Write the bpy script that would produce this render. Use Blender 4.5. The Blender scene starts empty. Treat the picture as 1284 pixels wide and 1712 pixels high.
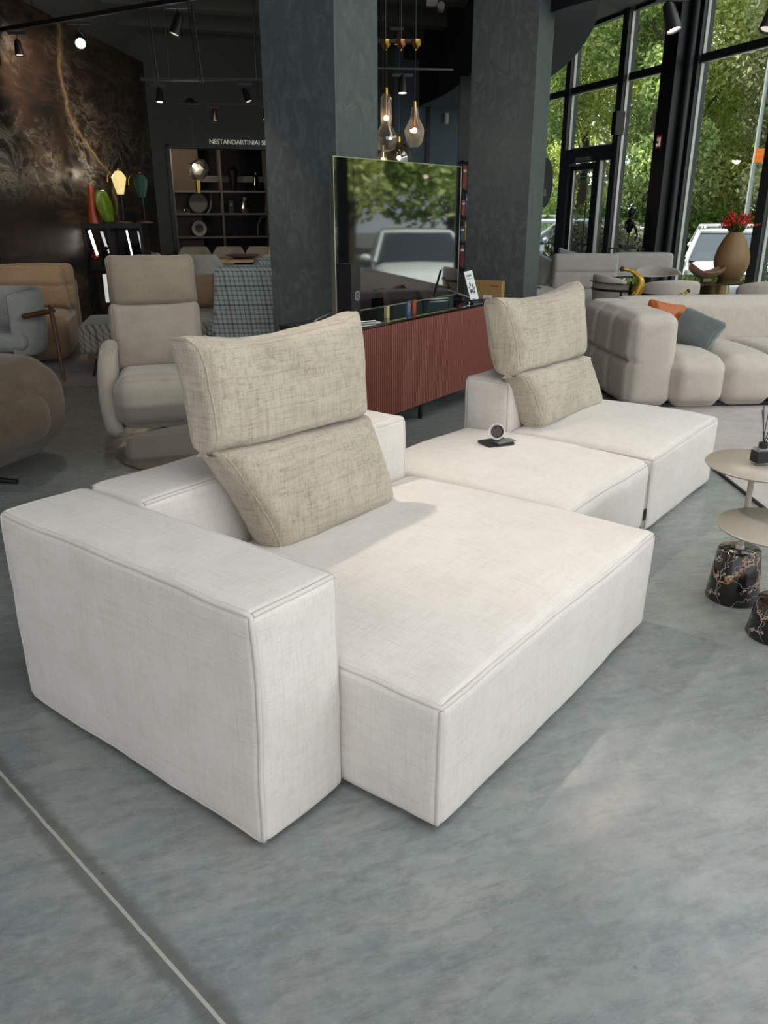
import bpy, bmesh, math, random
import numpy as np
from mathutils import Vector, Matrix, noise

PI = math.pi
sc = bpy.context.scene
col = sc.collection
R = math.radians
rnd = random.Random(7)

# ------------------------------------------------------------------ camera, sky, sun, exposure
cam_d = bpy.data.cameras.new('camera')
cam = bpy.data.objects.new('camera', cam_d)
col.objects.link(cam)
cam.location = (0, 0, 1.5)
cam.rotation_euler = (R(90 - 20.74), 0, 0)
cam_d.sensor_fit = 'VERTICAL'
cam_d.sensor_height = 36.0
cam_d.lens = 1340.0 / 1712.0 * 36.0
cam_d.clip_end = 300
sc.camera = cam

vs = sc.view_settings
vs.view_transform = 'Standard'
vs.look = 'None'
vs.gamma = 1.0
vs.use_curve_mapping = False
vs.exposure = 0.26
try:
    sc.cycles.use_denoising = True
    sc.cycles.max_bounces = 8
    sc.cycles.diffuse_bounces = 3
    sc.cycles.glossy_bounces = 3
    sc.cycles.transmission_bounces = 6
    sc.cycles.transparent_max_bounces = 12
    sc.cycles.sample_clamp_indirect = 6.0
    sc.cycles.caustics_reflective = False
    sc.cycles.caustics_refractive = False
except Exception:
    pass

world = bpy.data.worlds.new('sky')
sc.world = world
world.use_nodes = True
bg = world.node_tree.nodes['Background']
bg.inputs[0].default_value = (0.93, 0.965, 1.0, 1)
bg.inputs[1].default_value = 1.45

def lamp(name, kind, loc, energy, color=(1, 1, 1), target=None, **kw):
    d = bpy.data.lights.new(name, kind)
    d.energy = energy
    d.color = color
    for k, v in kw.items():
        setattr(d, k, v)
    o = bpy.data.objects.new(name, d)
    o.location = loc
    if target is not None:
        o.rotation_euler = (Vector(target) - Vector(loc)).to_track_quat('-Z', 'Y').to_euler()
    col.objects.link(o)
    return o

WARM = (1.0, 0.80, 0.58)
lamp('sunlight', 'SUN', (-20, 12, 30), 15, (1.0, 0.95, 0.85), target=(0, 0, 0), angle=R(1.5))
# the ceiling spotlights of the showroom above and beyond the frame
lamp('ceiling_spot_light', 'SPOT', (-1.25, 3.75, 3.9), 230, (1.0, 0.88, 0.74), target=(0.62, 3.0, 0.4), spot_size=R(40), spot_blend=0.8, shadow_soft_size=0.06)
lamp('ceiling_spot_light', 'SPOT', (2.0, 6.2, 3.9), 50, (1.0, 0.88, 0.74), target=(1.7, 4.0, 0.4), spot_size=R(46), spot_blend=0.4, shadow_soft_size=0.05)
lamp('ceiling_spot_light', 'SPOT', (-3.2, 7.4, 3.3), 70, (1, .84, .66), target=(-3.9, 9.6, 0.6), spot_size=R(62), spot_blend=0.6, shadow_soft_size=0.05)
lamp('ceiling_spot_light', 'SPOT', (-3.0, 9.3, 3.2), 230, (1, .86, .7), target=(-4.3, 10.9, 2.6), spot_size=R(60), spot_blend=0.8, shadow_soft_size=0.05)
lamp('ceiling_spot_light', 'SPOT', (-2.4, 11.0, 3.2), 70, WARM, target=(-2.2, 12.8, 0.7), spot_size=R(60), spot_blend=0.6, shadow_soft_size=0.05)
lamp('ceiling_spot_light', 'SPOT', (-1.2, 3.6, 3.3), 60, (1, .88, .75), target=(-1.45, 5.1, 0.8), spot_size=R(50), spot_blend=0.6, shadow_soft_size=0.05)
lamp('ceiling_spot_light', 'SPOT', (-1.9, 5.2, 3.3), 60, (1, .9, .8), target=(-1.2, 6.7, 0.8), spot_size=R(50), spot_blend=0.6, shadow_soft_size=0.05)

# area fill added outside the upper right hand panes, boosting the window daylight
lamp('window_daylight_fill', 'AREA', (7.55, 3.0, 3.9), 190, (.93, .97, 1.0), target=(2.0, 3.0 + 1.7, 1.2), shape='RECTANGLE', size=9.0, size_y=.8)
# large soft fills added overhead, out of view, to brighten the tops
lamp('added_overhead_fill', 'AREA', (1.2, .6, 4.2), 85, (.95, .98, 1.0), target=(1.2, .6, 0), shape='RECTANGLE', size=4.0, size_y=2.6)
lamp('added_overhead_fill', 'AREA', (3.4, 5.4, 4.2), 60, (.97, .98, 1.0), target=(3.4, 5.4, 0), shape='RECTANGLE', size=2.4, size_y=3.4)

# ------------------------------------------------------------------ materials
def lin(c):
    return tuple((v / 12.92 if v <= 0.04045 else ((v + 0.055) / 1.055) ** 2.4) for v in [x / 255.0 for x in c]) + (1.0,)

class NT:
    def __init__(s, name):
        s.m = bpy.data.materials.new(name)
        s.m.use_nodes = True
        s.t = s.m.node_tree
        s.b = s.t.nodes['Principled BSDF']
        s.out = s.t.nodes['Material Output']
    def n(s, typ, **kw):
        nd = s.t.nodes.new(typ)
        for k, v in kw.items():
            setattr(nd, k, v)
        return nd
    def l(s, a, b):
        s.t.links.new(a, b)
    def mapping(s, scale=(1, 1, 1), rot=(0, 0, 0), coord='Object'):
        tc = s.n('ShaderNodeTexCoord')
        if any(rot):      # turn first, then stretch
            m0 = s.n('ShaderNodeMapping')
            m0.inputs['Rotation'].default_value = rot
            s.l(tc.outputs[coord], m0.inputs[0])
            mp = s.n('ShaderNodeMapping')
            mp.inputs['Scale'].default_value = scale
            s.l(m0.outputs[0], mp.inputs[0])
            return mp.outputs[0]
        mp = s.n('ShaderNodeMapping')
        mp.inputs['Scale'].default_value = scale
        mp.inputs['Rotation'].default_value = rot
        s.l(tc.outputs[coord], mp.inputs[0])
        return mp.outputs[0]
    def noise(s, vec, scale=5, detail=4, rough=.5, dist=0):
        nd = s.n('ShaderNodeTexNoise')
        nd.inputs['Scale'].default_value = scale
        nd.inputs['Detail'].default_value = detail
        nd.inputs['Roughness'].default_value = rough
        nd.inputs['Distortion'].default_value = dist
        s.l(vec, nd.inputs['Vector'])
        return nd.outputs[0]
    def ramp(s, fac, stops):
        r = s.n('ShaderNodeValToRGB')
        e = r.color_ramp.elements
        while len(e) < len(stops):
            e.new(0.5)
        for i, (p, c) in enumerate(stops):
            e[i].position = p
            e[i].color = c if len(c) == 4 else tuple(c) + (1,)
        s.l(fac, r.inputs[0])
        return r.outputs[0]
    def mix(s, fac, a, b, mode='MIX'):
        m = s.n('ShaderNodeMix', data_type='RGBA', blend_type=mode)
        for sock, v in ((m.inputs[0], fac), (m.inputs[6], a), (m.inputs[7], b)):
            if hasattr(v, 'links'):
                s.l(v, sock)
            elif isinstance(v, (int, float)):
                sock.default_value = v
            else:
                sock.default_value = v
        return m.outputs[2]
    def math(s, op, a, b=0.0, c=0.0):
        m = s.n('ShaderNodeMath', operation=op)
        for i, v in enumerate((a, b, c)):
            if hasattr(v, 'links'):
                s.l(v, m.inputs[i])
            else:
                m.inputs[i].default_value = v
        return m.outputs[0]
    def bump(s, h, strength=.3, dist=.01):
        b = s.n('ShaderNodeBump')
        b.inputs['Strength'].default_value = strength
        b.inputs['Distance'].default_value = dist
        s.l(h, b.inputs['Height'])
        s.l(b.outputs[0], s.b.inputs['Normal'])
    def set(s, **kw):
        for k, v in kw.items():
            k = k.replace('_', ' ')
            if k in s.b.inputs:
                if hasattr(v, 'links'):
                    s.l(v, s.b.inputs[k])
                else:
                    s.b.inputs[k].default_value = v
        return s

def plain(name, rgb, rough=.5, metal=0.0, emis=None, estr=0.0, var=.06, nscale=9, coat=0.0):
    t = NT(name)
    c = lin(rgb)
    v = t.mapping()
    f = t.noise(v, nscale, 3)
    c2 = tuple(min(1, x * (1 - var * 2)) for x in c[:3]) + (1,)
    t.set(Base_Color=t.mix(f, c, c2), Roughness=rough, Metallic=metal, Coat_Weight=coat)
    if emis:
        t.set(Emission_Color=lin(emis), Emission_Strength=estr)
    return t.m

def linen(name, rgb, dark, slub=.5, scale=1.0, sheen=.3, bump=.25, amount=1.0):
    """woven cloth with slubby threads in both directions and soft velvety blotches"""
    t = NT(name)
    s = scale
    gn = t.n('ShaderNodeNewGeometry')
    vt = t.n('ShaderNodeVectorTransform', vector_type='NORMAL', convert_from='WORLD', convert_to='OBJECT')
    t.l(gn.outputs['Normal'], vt.inputs[0])
    sp = t.n('ShaderNodeSeparateXYZ')
    t.l(vt.outputs[0], sp.inputs[0])
    def thread(ax):
        out = None
        w = t.math('SUBTRACT', 1.0, t.math('POWER', t.math('ABSOLUTE', sp.outputs[ax]), 2.0))
        for lo, hi, rng in ((11, 330, (.50, .72)), (4, 120, (.50, .74))):
            sc_ = [hi * s] * 3
            sc_[ax] = lo * s
            nz = t.noise(t.mapping(tuple(sc_)), 1.0, 3, .62)
            q = t.ramp(nz, [(rng[0], (0, 0, 0)), (rng[1], (1, 1, 1))])
            out = q if out is None else t.math('ADD', t.math('MULTIPLY', out, .6), t.math('MULTIPLY', q, .4))
        return t.math('MULTIPLY', out, w)
    a, b, c = thread(0), thread(1), thread(2)
    th = t.math('MINIMUM', 1.0, t.math('ADD', t.math('ADD', a, b), c))
    blot = t.noise(t.mapping(), 8 * s, 6, .72)
    f1 = th
    f2 = t.ramp(blot, [(0.36, (0, 0, 0)), (0.66, (1, 1, 1))])
    fac = t.math('ADD', t.math('MULTIPLY', f1, slub * amount), t.math('MULTIPLY', f2, (1 - slub) * amount))
    t.set(Base_Color=t.mix(fac, lin(rgb), lin(dark)), Roughness=.9, Sheen_Weight=sheen, Sheen_Roughness=.5, Specular_IOR_Level=.25)
    fine = t.noise(t.mapping((1, 1, 1)), 420 * s, 2, .5)
    t.bump(t.math('ADD', t.math('MULTIPLY', th, .5), t.math('MULTIPLY', fine, .35)), bump, .003)
    return t.m

def plaid(name, base, line, k=28.0, second=None, mode='wall'):
    t = NT(name)
    tc = t.n('ShaderNodeTexCoord')
    sp = t.n('ShaderNodeSeparateXYZ')
    t.l(tc.outputs['Object'], sp.inputs[0])
    x, y, z = sp.outputs
    a = t.math('ADD', x, y)
    b = z if mode == 'wall' else t.math('ADD', z, t.math('SUBTRACT', x, y))
    col_ = lin(base)
    def stripe(v, kk, w, off=0.0):
        fr = t.math('FRACT', t.math('ADD', t.math('MULTIPLY', v, kk), off))
        return t.math('LESS_THAN', fr, w)
    m1 = t.math('ADD', stripe(a, k, .28), stripe(b, k, .28))
    m2 = t.math('ADD', stripe(a, k / 4, .12, .3), stripe(b, k / 4, .12, .3))
    c1 = t.mix(t.math('MULTIPLY', m1, .5), col_, lin(line))
    c2 = t.mix(t.math('MULTIPLY', m2, .35), c1, lin(second or line))
    t.set(Base_Color=c2, Roughness=.95, Sheen_Weight=.2)
    return t.m

def pane_mat(name, tint=(0.93, 0.97, 0.96), refl=.9, base=.04, body=0.0):
    t = NT(name)
    fr = t.n('ShaderNodeFresnel')
    fr.inputs[0].default_value = 1.45
    tr = t.n('ShaderNodeBsdfTransparent')
    tr.inputs[0].default_value = tuple(tint) + (1,)
    gl = t.n('ShaderNodeBsdfGlossy')
    gl.inputs['Roughness'].default_value = 0.01
    gl.inputs[0].default_value = (refl, refl, refl, 1)
    mx = t.n('ShaderNodeMixShader')
    gm = t.n('ShaderNodeNewGeometry')
    front = t.math('SUBTRACT', 1.0, gm.outputs['Backfacing'])
    t.l(t.math('MULTIPLY', front, t.math('ADD', fr.outputs[0], base)), mx.inputs[0])
    t.l(tr.outputs[0], mx.inputs[1])
    t.l(gl.outputs[0], mx.inputs[2])
    last = mx.outputs[0]
    if body:
        df = t.n('ShaderNodeBsdfTranslucent')
        df.inputs[0].default_value = (.8, .8, .78, 1)
        m2 = t.n('ShaderNodeMixShader')
        m2.inputs[0].default_value = body
        t.l(last, m2.inputs[1])
        t.l(df.outputs[0], m2.inputs[2])
        last = m2.outputs[0]
    t.l(last, t.out.inputs[0])
    return t.m

def concrete():
    t = NT('polished_concrete')
    o = t.mapping()
    ROT = (0, 0, R(-20))
    n1 = t.noise(o, .8, 7, .65, .5)
    n2 = t.noise(t.mapping((.8, 1.9, 1), ROT), 3.2, 10, .74, .7)
    n3 = t.noise(t.mapping((.5, 1.5, 1), ROT), 17, 10, .8, .4)
    n4 = t.noise(o, 34, 8, .75)
    n5 = t.noise(o, 1.9, 9, .72, 1.0)
    tr = t.noise(t.mapping((.10, 3.2, 1), ROT), 1.5, 5, .6, .15)
    c = t.ramp(n1, [(.32, lin((114, 117, 115))), (.50, lin((138, 141, 138))), (.70, lin((156, 158, 154)))])
    c = t.mix(t.ramp(n2, [(.40, (0, 0, 0)), (.62, (.85, .85, .85))]), c, lin((118, 127, 127)))
    c = t.mix(t.ramp(n5, [(.50, (0, 0, 0)), (.66, (.6, .6, .6))]), c, lin((148, 143, 139)))
    c = t.mix(t.ramp(n3, [(.46, (0, 0, 0)), (.66, (.6, .6, .6))]), c, lin((86, 89, 87)))
    c = t.mix(t.ramp(n4, [(.50, (0, 0, 0)), (.72, (.5, .5, .5))]), c, lin((156, 158, 154)))
    c = t.mix(t.ramp(tr, [(.30, (.5, .5, .5)), (.40, (0, 0, 0))]), c, lin((100, 106, 108)))
    dk = t.noise(o, .55, 6, .7, .9)
    c = t.mix(t.ramp(dk, [(.54, (0, 0, 0)), (.70, (.55, .55, .55))]), c, lin((98, 101, 99)))
    tc = t.n('ShaderNodeTexCoord')
    sp = t.n('ShaderNodeSeparateXYZ')
    t.l(tc.outputs['Object'], sp.inputs[0])
    d = t.math('SUBTRACT', t.math('ADD', t.math('MULTIPLY', sp.outputs[0], .6955), t.math('MULTIPLY', sp.outputs[1], .7185)), .585)
    ad = t.math('ABSOLUTE', t.math('ADD', d, t.math('MULTIPLY', t.noise(o, 14, 4), .003)))
    wob = t.math('MULTIPLY', t.noise(o, 11, 8, .8), .085)
    st = t.math('SUBTRACT', 1.0, t.math('DIVIDE', ad, wob))
    c = t.mix(t.ramp(st, [(0.0, (0, 0, 0)), (.5, (.7, .7, .7))]), c, lin((86, 86, 81)))
    c = t.mix(t.math('LESS_THAN', ad, .0040), c, lin((164, 161, 152)))
    vo = t.n('ShaderNodeTexVoronoi')
    vo.inputs['Scale'].default_value = 5
    t.l(t.mapping((1, 1, 1)), vo.inputs['Vector'])
    spot_ = t.math('LESS_THAN', t.math('ADD', vo.outputs['Distance'], t.math('MULTIPLY', t.noise(o, 40, 3), .05)), .055)
    c = t.mix(t.math('MULTIPLY', spot_, .5), c, lin((64, 68, 68)))
    t.set(Base_Color=c, Roughness=t.ramp(n2, [(.3, (.20, .20, .20)), (.7, (.36, .36, .36))]), Specular_IOR_Level=.5)
    t.bump(n3, .08, .002)
    return t.m

def dark_marble(name, base, brown, vein, scale=1.0, rough=.25, vs_=1.0, coord='Object'):
    t = NT(name)
    o = t.mapping((scale, scale, scale), coord=coord)
    warp = t.n('ShaderNodeTexNoise')
    warp.inputs['Scale'].default_value = 1.3
    warp.inputs['Detail'].default_value = 5
    t.l(o, warp.inputs['Vector'])
    va = t.n('ShaderNodeVectorMath', operation='MULTIPLY_ADD')
    t.l(warp.outputs['Color'], va.inputs[0])
    va.inputs[1].default_value = (1.6, 1.6, 1.6)
    t.l(o, va.inputs[2])
    w = va.outputs[0]
    big = t.noise(w, .8, 6, .6, .5)
    c = t.mix(t.ramp(big, [(.42, (0, 0, 0)), (.62, (1, 1, 1))]), lin(base), lin(brown))
    ridge = t.math('ABSOLUTE', t.math('SUBTRACT', t.noise(w, 1.5 * vs_, 8, .62, .3), .5))
    veins = t.ramp(ridge, [(0.0, (.85, .85, .85)), (.014, (.25, .25, .25)), (.04, (0, 0, 0))])
    mask = t.ramp(t.noise(o, .7, 3), [(.42, (0, 0, 0)), (.6, (1, 1, 1))])
    c = t.mix(t.math('MULTIPLY', veins, mask), c, lin(vein))
    cloud = t.ramp(t.noise(w, 3.2 * vs_, 8, .7, 1.5), [(.55, (0, 0, 0)), (.8, (.5, .5, .5))])
    c = t.mix(t.math('MULTIPLY', cloud, mask), c, lin((120, 116, 108)))
    t.set(Base_Color=c, Roughness=rough)
    return t, c

M = {}
M['floor'] = concrete()
M['ivory'] = linen('ivory_linen', (217, 211, 204), (197, 188, 178), .62, .9, .25, .28)
M['ivory_pipe'] = linen('ivory_piping', (208, 202, 194), (194, 186, 176), .4, 1.0, .2, .15)
M['beige_linen'] = linen('beige_slub_linen', (186, 176, 158), (132, 120, 103), .68, .55, .25, .4)
M['recliner'] = linen('greige_suede', (152, 145, 133), (136, 128, 116), .3, .6, .3, .15)
M['recliner_head'] = linen('taupe_suede', (140, 129, 112), (124, 113, 97), .3, .6, .3, .15)
M['tub'] = linen('brown_boucle', (92, 78, 60), (62, 51, 38), .5, 1.0, .2, .5)
M['tan'] = linen('tan_suede', (158, 132, 104), (138, 114, 90), .25, .5, .3, .12)
M['boucle'] = linen('light_boucle', (196, 186, 174), (176, 166, 154), .5, 1.6, .25, .3)
M['grey_cloth'] = linen('light_grey_cloth', (200, 192, 186), (182, 174, 168), .4, 1.2, .2, .2)
M['pale_shell'] = linen('pale_grey_cloth', (170, 170, 166), (150, 150, 146), .4, 1.2, .2, .2)
M['orange'] = plain('rust_leather', (178, 98, 42), .45)
M['slate_cushion'] = linen('slate_velvet', (98, 104, 102), (76, 82, 80), .3, .6, .5, .1)
M['plaid'] = plaid('blue_grey_plaid', (150, 160, 158), (74, 84, 88), 26, (60, 66, 70))
M['plaid_bench'] = plaid('brown_grey_plaid', (150, 144, 130), (88, 86, 80), 17, (50, 50, 50), 'top')
M['black'] = plain('black_paint', (16, 16, 16), .45)
M['blackm'] = plain('black_metal', (24, 24, 25), .35, .3)
M['blackgloss'] = plain('black_glass', (6, 7, 8), .04, coat=.5)
M['screen'] = plain('tv_screen', (9, 10, 11), .035, coat=1.0, var=0)
M['silver'] = plain('brushed_silver', (190, 188, 180), .3, 1.0)
M['alu'] = plain('pale_aluminium', (196, 196, 188), .4, .2)
M['frame'] = plain('anthracite_frame', (38, 42, 44), .45)
M['column'] = None
M['gold'] = plain('polished_brass', (200, 160, 80), .22, 1.0)
M['copper'] = plain('polished_copper', (205, 130, 96), .22, 1.0)
M['brass_dark'] = plain('aged_brass', (136, 118, 84), .3, 1.0)
M['white'] = plain('white_ceramic', (232, 230, 226), .3)
M['paper'] = plain('white_paper', (224, 228, 224), .7)
M['ink'] = plain('grey_ink', (90, 94, 92), .7)
M['redink'] = plain('red_ink', (150, 40, 50), .7)
M['card'] = plain('brown_cardboard', (164, 128, 78), .8)
M['wood'] = plain('walnut', (96, 62, 40), .5, var=.2)
M['light_wood'] = plain('light_oak', (186, 156, 118), .5, var=.15)
M['coffee'] = plain('dark_coffee', (62, 36, 24), .25)
M['smoke_top'] = plain('bronze_glass_top', (74, 66, 58), .08, coat=.4)
M['putty'] = plain('putty_lacquer', (172, 163, 150), .35)
M['led'] = plain('led_tube', (255, 255, 250), .5, emis=(255, 250, 240), estr=9)
M['bulb'] = plain('warm_bulb', (255, 230, 190), .5, emis=(255, 214, 160), estr=14)
M['lens_on'] = plain('lit_lens', (255, 250, 240), .5, emis=(255, 238, 215), estr=14)
M['lens_dim'] = plain('dim_lens', (200, 196, 190), .3, emis=(255, 240, 220), estr=.6)
M['lampglass'] = plain('opal_glass_lit', (214, 204, 150), .3, emis=(255, 225, 150), estr=.6)
M['lampgreen'] = plain('teal_glass', (60, 92, 84), .15)
M['greenvase'] = plain('green_glass', (92, 118, 24), .12)
M['redvase'] = plain('rust_red_glaze', (150, 62, 34), .3, var=.15)
M['redfig'] = plain('red_ceramic', (110, 26, 22), .3)
M['stone_grey'] = plain('grey_stone', (120, 122, 116), .8)
M['vase_brown'] = plain('mottled_tan_ceramic', (150, 116, 76), .5, var=.25, nscale=3)
M['bowl_brown'] = plain('pale_wood_bowl', (150, 120, 92), .5, var=.15)
M['flower'] = plain('red_petals', (206, 52, 30), .6, var=.2, nscale=30)
M['leafdark'] = plain('dark_leaf', (40, 66, 40), .6, var=.2, nscale=30)
M['banana'] = plain('golden_glaze', (190, 146, 36), .18, .3, var=.3, nscale=12)
M['banana_tip'] = plain('brown_tip', (60, 36, 18), .4)
M['cabinet'] = plain('brick_red_lacquer', (136, 82, 69), .42, var=.02)
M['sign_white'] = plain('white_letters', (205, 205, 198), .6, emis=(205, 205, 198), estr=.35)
M['sign_red'] = plain('fire_sign_red', (176, 52, 34), .5)
M['sign_green'] = plain('exit_sign_green', (20, 120, 78), .5)
M['ceil'] = plain('ceiling_grey', (96, 97, 92), .9)
M['slab'] = plain('soffit_grey', (96, 104, 110), .8)
M['fascia'] = plain('black_fascia', (16, 19, 20), .8)
M['walldark'] = plain('dark_green_grey_wall', (82, 84, 78), .8)
M['wallblue'] = plain('blue_grey_wall', (98, 112, 122), .8)
M['shelfback'] = plain('black_back', (12, 14, 18), .6)
M['shelfbrown'] = plain('taupe_panel', (96, 86, 74), .7)
M['shelfmetal'] = plain('grey_shelf', (104, 100, 94), .5)
M['pane'] = pane_mat('window_glass')
M['thinglass'] = pane_mat('clear_lamp_glass', (.86, .88, .86), 1.0, .14, .16)
M['amberglass'] = pane_mat('smoked_lamp_glass', (.35, .28, .2), 1.0, .14, .05)
M['tableglass'] = pane_mat('table_glass', (.55, .56, .55), 1.0, .28)
M['carwhite'] = plain('white_car_paint', (222, 224, 226), .22, var=0, coat=1.0)
M['carsilver'] = plain('silver_car_paint', (150, 156, 162), .25, .4, var=0, coat=1.0)
M['cardark'] = plain('dark_car_paint', (60, 66, 74), .25, .3, var=0, coat=1.0)
M['carglass'] = plain('car_glass', (26, 34, 44), .05, coat=1.0)
M['tyre'] = plain('tyre_rubber', (22, 22, 22), .8)
M['lamp_post'] = plain('galvanised_steel', (150, 156, 156), .4, .5)
M['asphalt'] = plain('asphalt', (96, 96, 94), .9)
M['bark'] = plain('bark', (74, 62, 50), .9, var=.25)

def column_mat():
    t = NT('trowelled_plaster')
    o = t.mapping((1, 1, .6))
    a = t.noise(o, 7, 7, .62, 2.6)
    c = t.ramp(a, [(.30, lin((72, 79, 79))), (.52, lin((79, 86, 86))), (.62, lin((90, 96, 95))), (.75, lin((78, 85, 85)))])
    t.set(Base_Color=c, Roughness=t.ramp(a, [(.4, (.42, .42, .42)), (.7, (.7, .7, .7))]))
    t.bump(a, .25, .01)
    return t.m
M['column'] = column_mat()
def panel_marble():
    t = NT('dark_marble_panels')
    o = t.mapping()
    warp = t.n('ShaderNodeTexNoise')
    warp.inputs['Scale'].default_value = .8
    warp.inputs['Detail'].default_value = 6
    t.l(o, warp.inputs['Vector'])
    va = t.n('ShaderNodeVectorMath', operation='MULTIPLY_ADD')
    t.l(warp.outputs['Color'], va.inputs[0])
    va.inputs[1].default_value = (1.2, 1.2, .8)
    t.l(t.mapping((1, .55, 1.5)), va.inputs[2])
    w = va.outputs[0]
    sp = t.n('ShaderNodeSeparateXYZ')
    t.l(o, sp.inputs[0])
    y, z = sp.outputs[1], sp.outputs[2]
    base = t.mix(t.ramp(t.noise(w, 1.1, 7, .65), [(.42, (0, 0, 0)), (.62, (1, 1, 1))]), lin((37, 36, 33)), lin((66, 50, 42)))
    base = t.mix(t.ramp(t.noise(t.mapping((1, .5, 3.5)), 1.3, 6, .7, .6), [(.5, (0, 0, 0)), (.72, (.8, .8, .8))]), base, lin((92, 74, 56)))
    # pale smoky veils, densest in a band above eye height
    band = t.ramp(t.math('DIVIDE', z, 4.0), [(.38, (0, 0, 0)), (.52, (1, 1, 1)), (.72, (.8, .8, .8)), (.92, (.25, .25, .25))])
    nearer = t.ramp(t.math('DIVIDE', y, 16.0), [(.60, (1, 1, 1)), (.80, (.30, .30, .30))])
    r1 = t.math('ABSOLUTE', t.math('SUBTRACT', t.noise(w, 1.9, 9, .68, .8), .5))
    v1 = t.ramp(r1, [(0, (1, 1, 1)), (.02, (.4, .4, .4)), (.07, (0, 0, 0))])
    cl = t.ramp(t.noise(w, 2.6, 10, .75, 1.8), [(.48, (0, 0, 0)), (.72, (.8, .8, .8))])
    msk = t.ramp(t.noise(o, .9, 3), [(.42, (0, 0, 0)), (.58, (1, 1, 1))])
    f1 = t.math('MULTIPLY', t.math('MULTIPLY', band, nearer), t.math('MULTIPLY', msk, t.math('MAXIMUM', v1, cl)))
    c = t.mix(f1, base, lin((186, 176, 158)))
    # one long ochre vein running down towards the console
    px = t.ramp(t.math('DIVIDE', z, 4.0), [(q[0] / 4.0, (q[1] / 16.0,) * 3) for q in VEIN])
    d = t.math('ABSOLUTE', t.math('SUBTRACT', t.math('SUBTRACT', y, t.math('MULTIPLY', px, 16.0)), t.math('MULTIPLY', t.math('SUBTRACT', t.noise(o, 3.0, 6, .7), .5), .5)))
    vn = t.ramp(d, [(0, (.9, .9, .9)), (.03, (.35, .35, .35)), (.11, (0, 0, 0))])
    zc = t.ramp(t.math('DIVIDE', z, 4.0), [(.30, (0, 0, 0)), (.42, (1, 1, 1))])
    c = t.mix(t.math('MULTIPLY', vn, zc), c, lin((176, 146, 104)))
    t.set(Base_Color=c, Roughness=.40, Specular_IOR_Level=.08)
    return t.m
VEIN = [(1.9, 13.0), (2.15, 12.5), (2.45, 11.9), (2.75, 11.6), (3.15, 11.6), (3.6, 11.7)]
M['marble_wall'] = panel_marble()
def black_gold_marble():
    t = NT('black_gold_marble')
    o = t.mapping()
    def vein(sc_, off, w, det=2.5):
        m = t.n('ShaderNodeMapping')
        m.inputs['Location'].default_value = off
        t.l(o, m.inputs[0])
        nz = t.noise(m.outputs[0], sc_, det, .55, .1)
        return t.ramp(t.math('ABSOLUTE', t.math('SUBTRACT', nz, .5)), [(0, (1, 1, 1)), (w * .5, (.7, .7, .7)), (w, (0, 0, 0))])
    base = t.mix(t.ramp(t.noise(o, 9, 5), [(.45, (0, 0, 0)), (.7, (.8, .8, .8))]), lin((24, 22, 22)), lin((52, 44, 40)))
    brown = t.mix(t.ramp(t.noise(o, 14, 6, .6), [(.60, (0, 0, 0)), (.74, (.8, .8, .8))]), base, lin((112, 74, 48)))
    c = t.mix(vein(4.2, (3, 1, 2), .010, 6), brown, lin((186, 138, 96)))
    c = t.mix(t.math('MULTIPLY', vein(4.5, (7, 5, 0), .0035, 4), .85), c, lin((206, 200, 192)))
    c = t.mix(t.math('MULTIPLY', vein(3.0, (1, 9, 4), .003, 4), .8), c, lin((190, 184, 176)))
    t.set(Base_Color=c, Roughness=.16)
    return t.m
M['marble_base'] = black_gold_marble()

def rug_mat(name, a, b, c):
    t = NT(name)
    f = t.noise(t.mapping(), 3.0, 8, .75, .6)
    g = t.noise(t.mapping(), 160, 3)
    cc = t.ramp(f, [(.3, lin(a)), (.5, lin(b)), (.68, lin(c))])
    t.set(Base_Color=cc, Roughness=1.0, Sheen_Weight=.2)
    t.bump(g, .3, .004)
    return t.m
M['rug_pink'] = rug_mat('worn_rug', (150, 142, 138), (172, 162, 156), (186, 178, 172))
M['rug_brown'] = rug_mat('brown_rug', (80, 66, 56), (112, 96, 82), (140, 124, 108))

def leaf_mat(name, a, b, c):
    t = NT(name)
    gi = t.n('ShaderNodeNewGeometry')
    cc = t.ramp(gi.outputs['Random Per Island'], [(0.0, lin(a)), (.55, lin(b)), (1.0, lin(c))])
    df = t.n('ShaderNodeBsdfDiffuse')
    tl = t.n('ShaderNodeBsdfTranslucent')
    t.l(cc, df.inputs[0])
    t.l(t.mix(.5, cc, lin((150, 170, 60)), 'MIX'), tl.inputs[0])
    mx = t.n('ShaderNodeMixShader')
    mx.inputs[0].default_value = .4
    t.l(df.outputs[0], mx.inputs[1])
    t.l(tl.outputs[0], mx.inputs[2])
    t.l(mx.outputs[0], t.out.inputs[0])
    return t.m
M['leaf_a'] = leaf_mat('green_leaves', (106, 132, 80), (164, 184, 114), (224, 232, 170))
M['leaf_b'] = leaf_mat('yellow_green_leaves', (140, 158, 88), (204, 212, 130), (244, 242, 186))
M['leaf_c'] = leaf_mat('olive_leaves', (114, 124, 90), (166, 170, 130), (220, 214, 178))
M['leaf_p'] = leaf_mat('purple_shrub_leaves', (52, 44, 50), (92, 84, 90), (136, 130, 134))
M['leaf_h'] = leaf_mat('hedge_leaves', (50, 72, 34), (78, 104, 50), (112, 134, 70))

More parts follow.
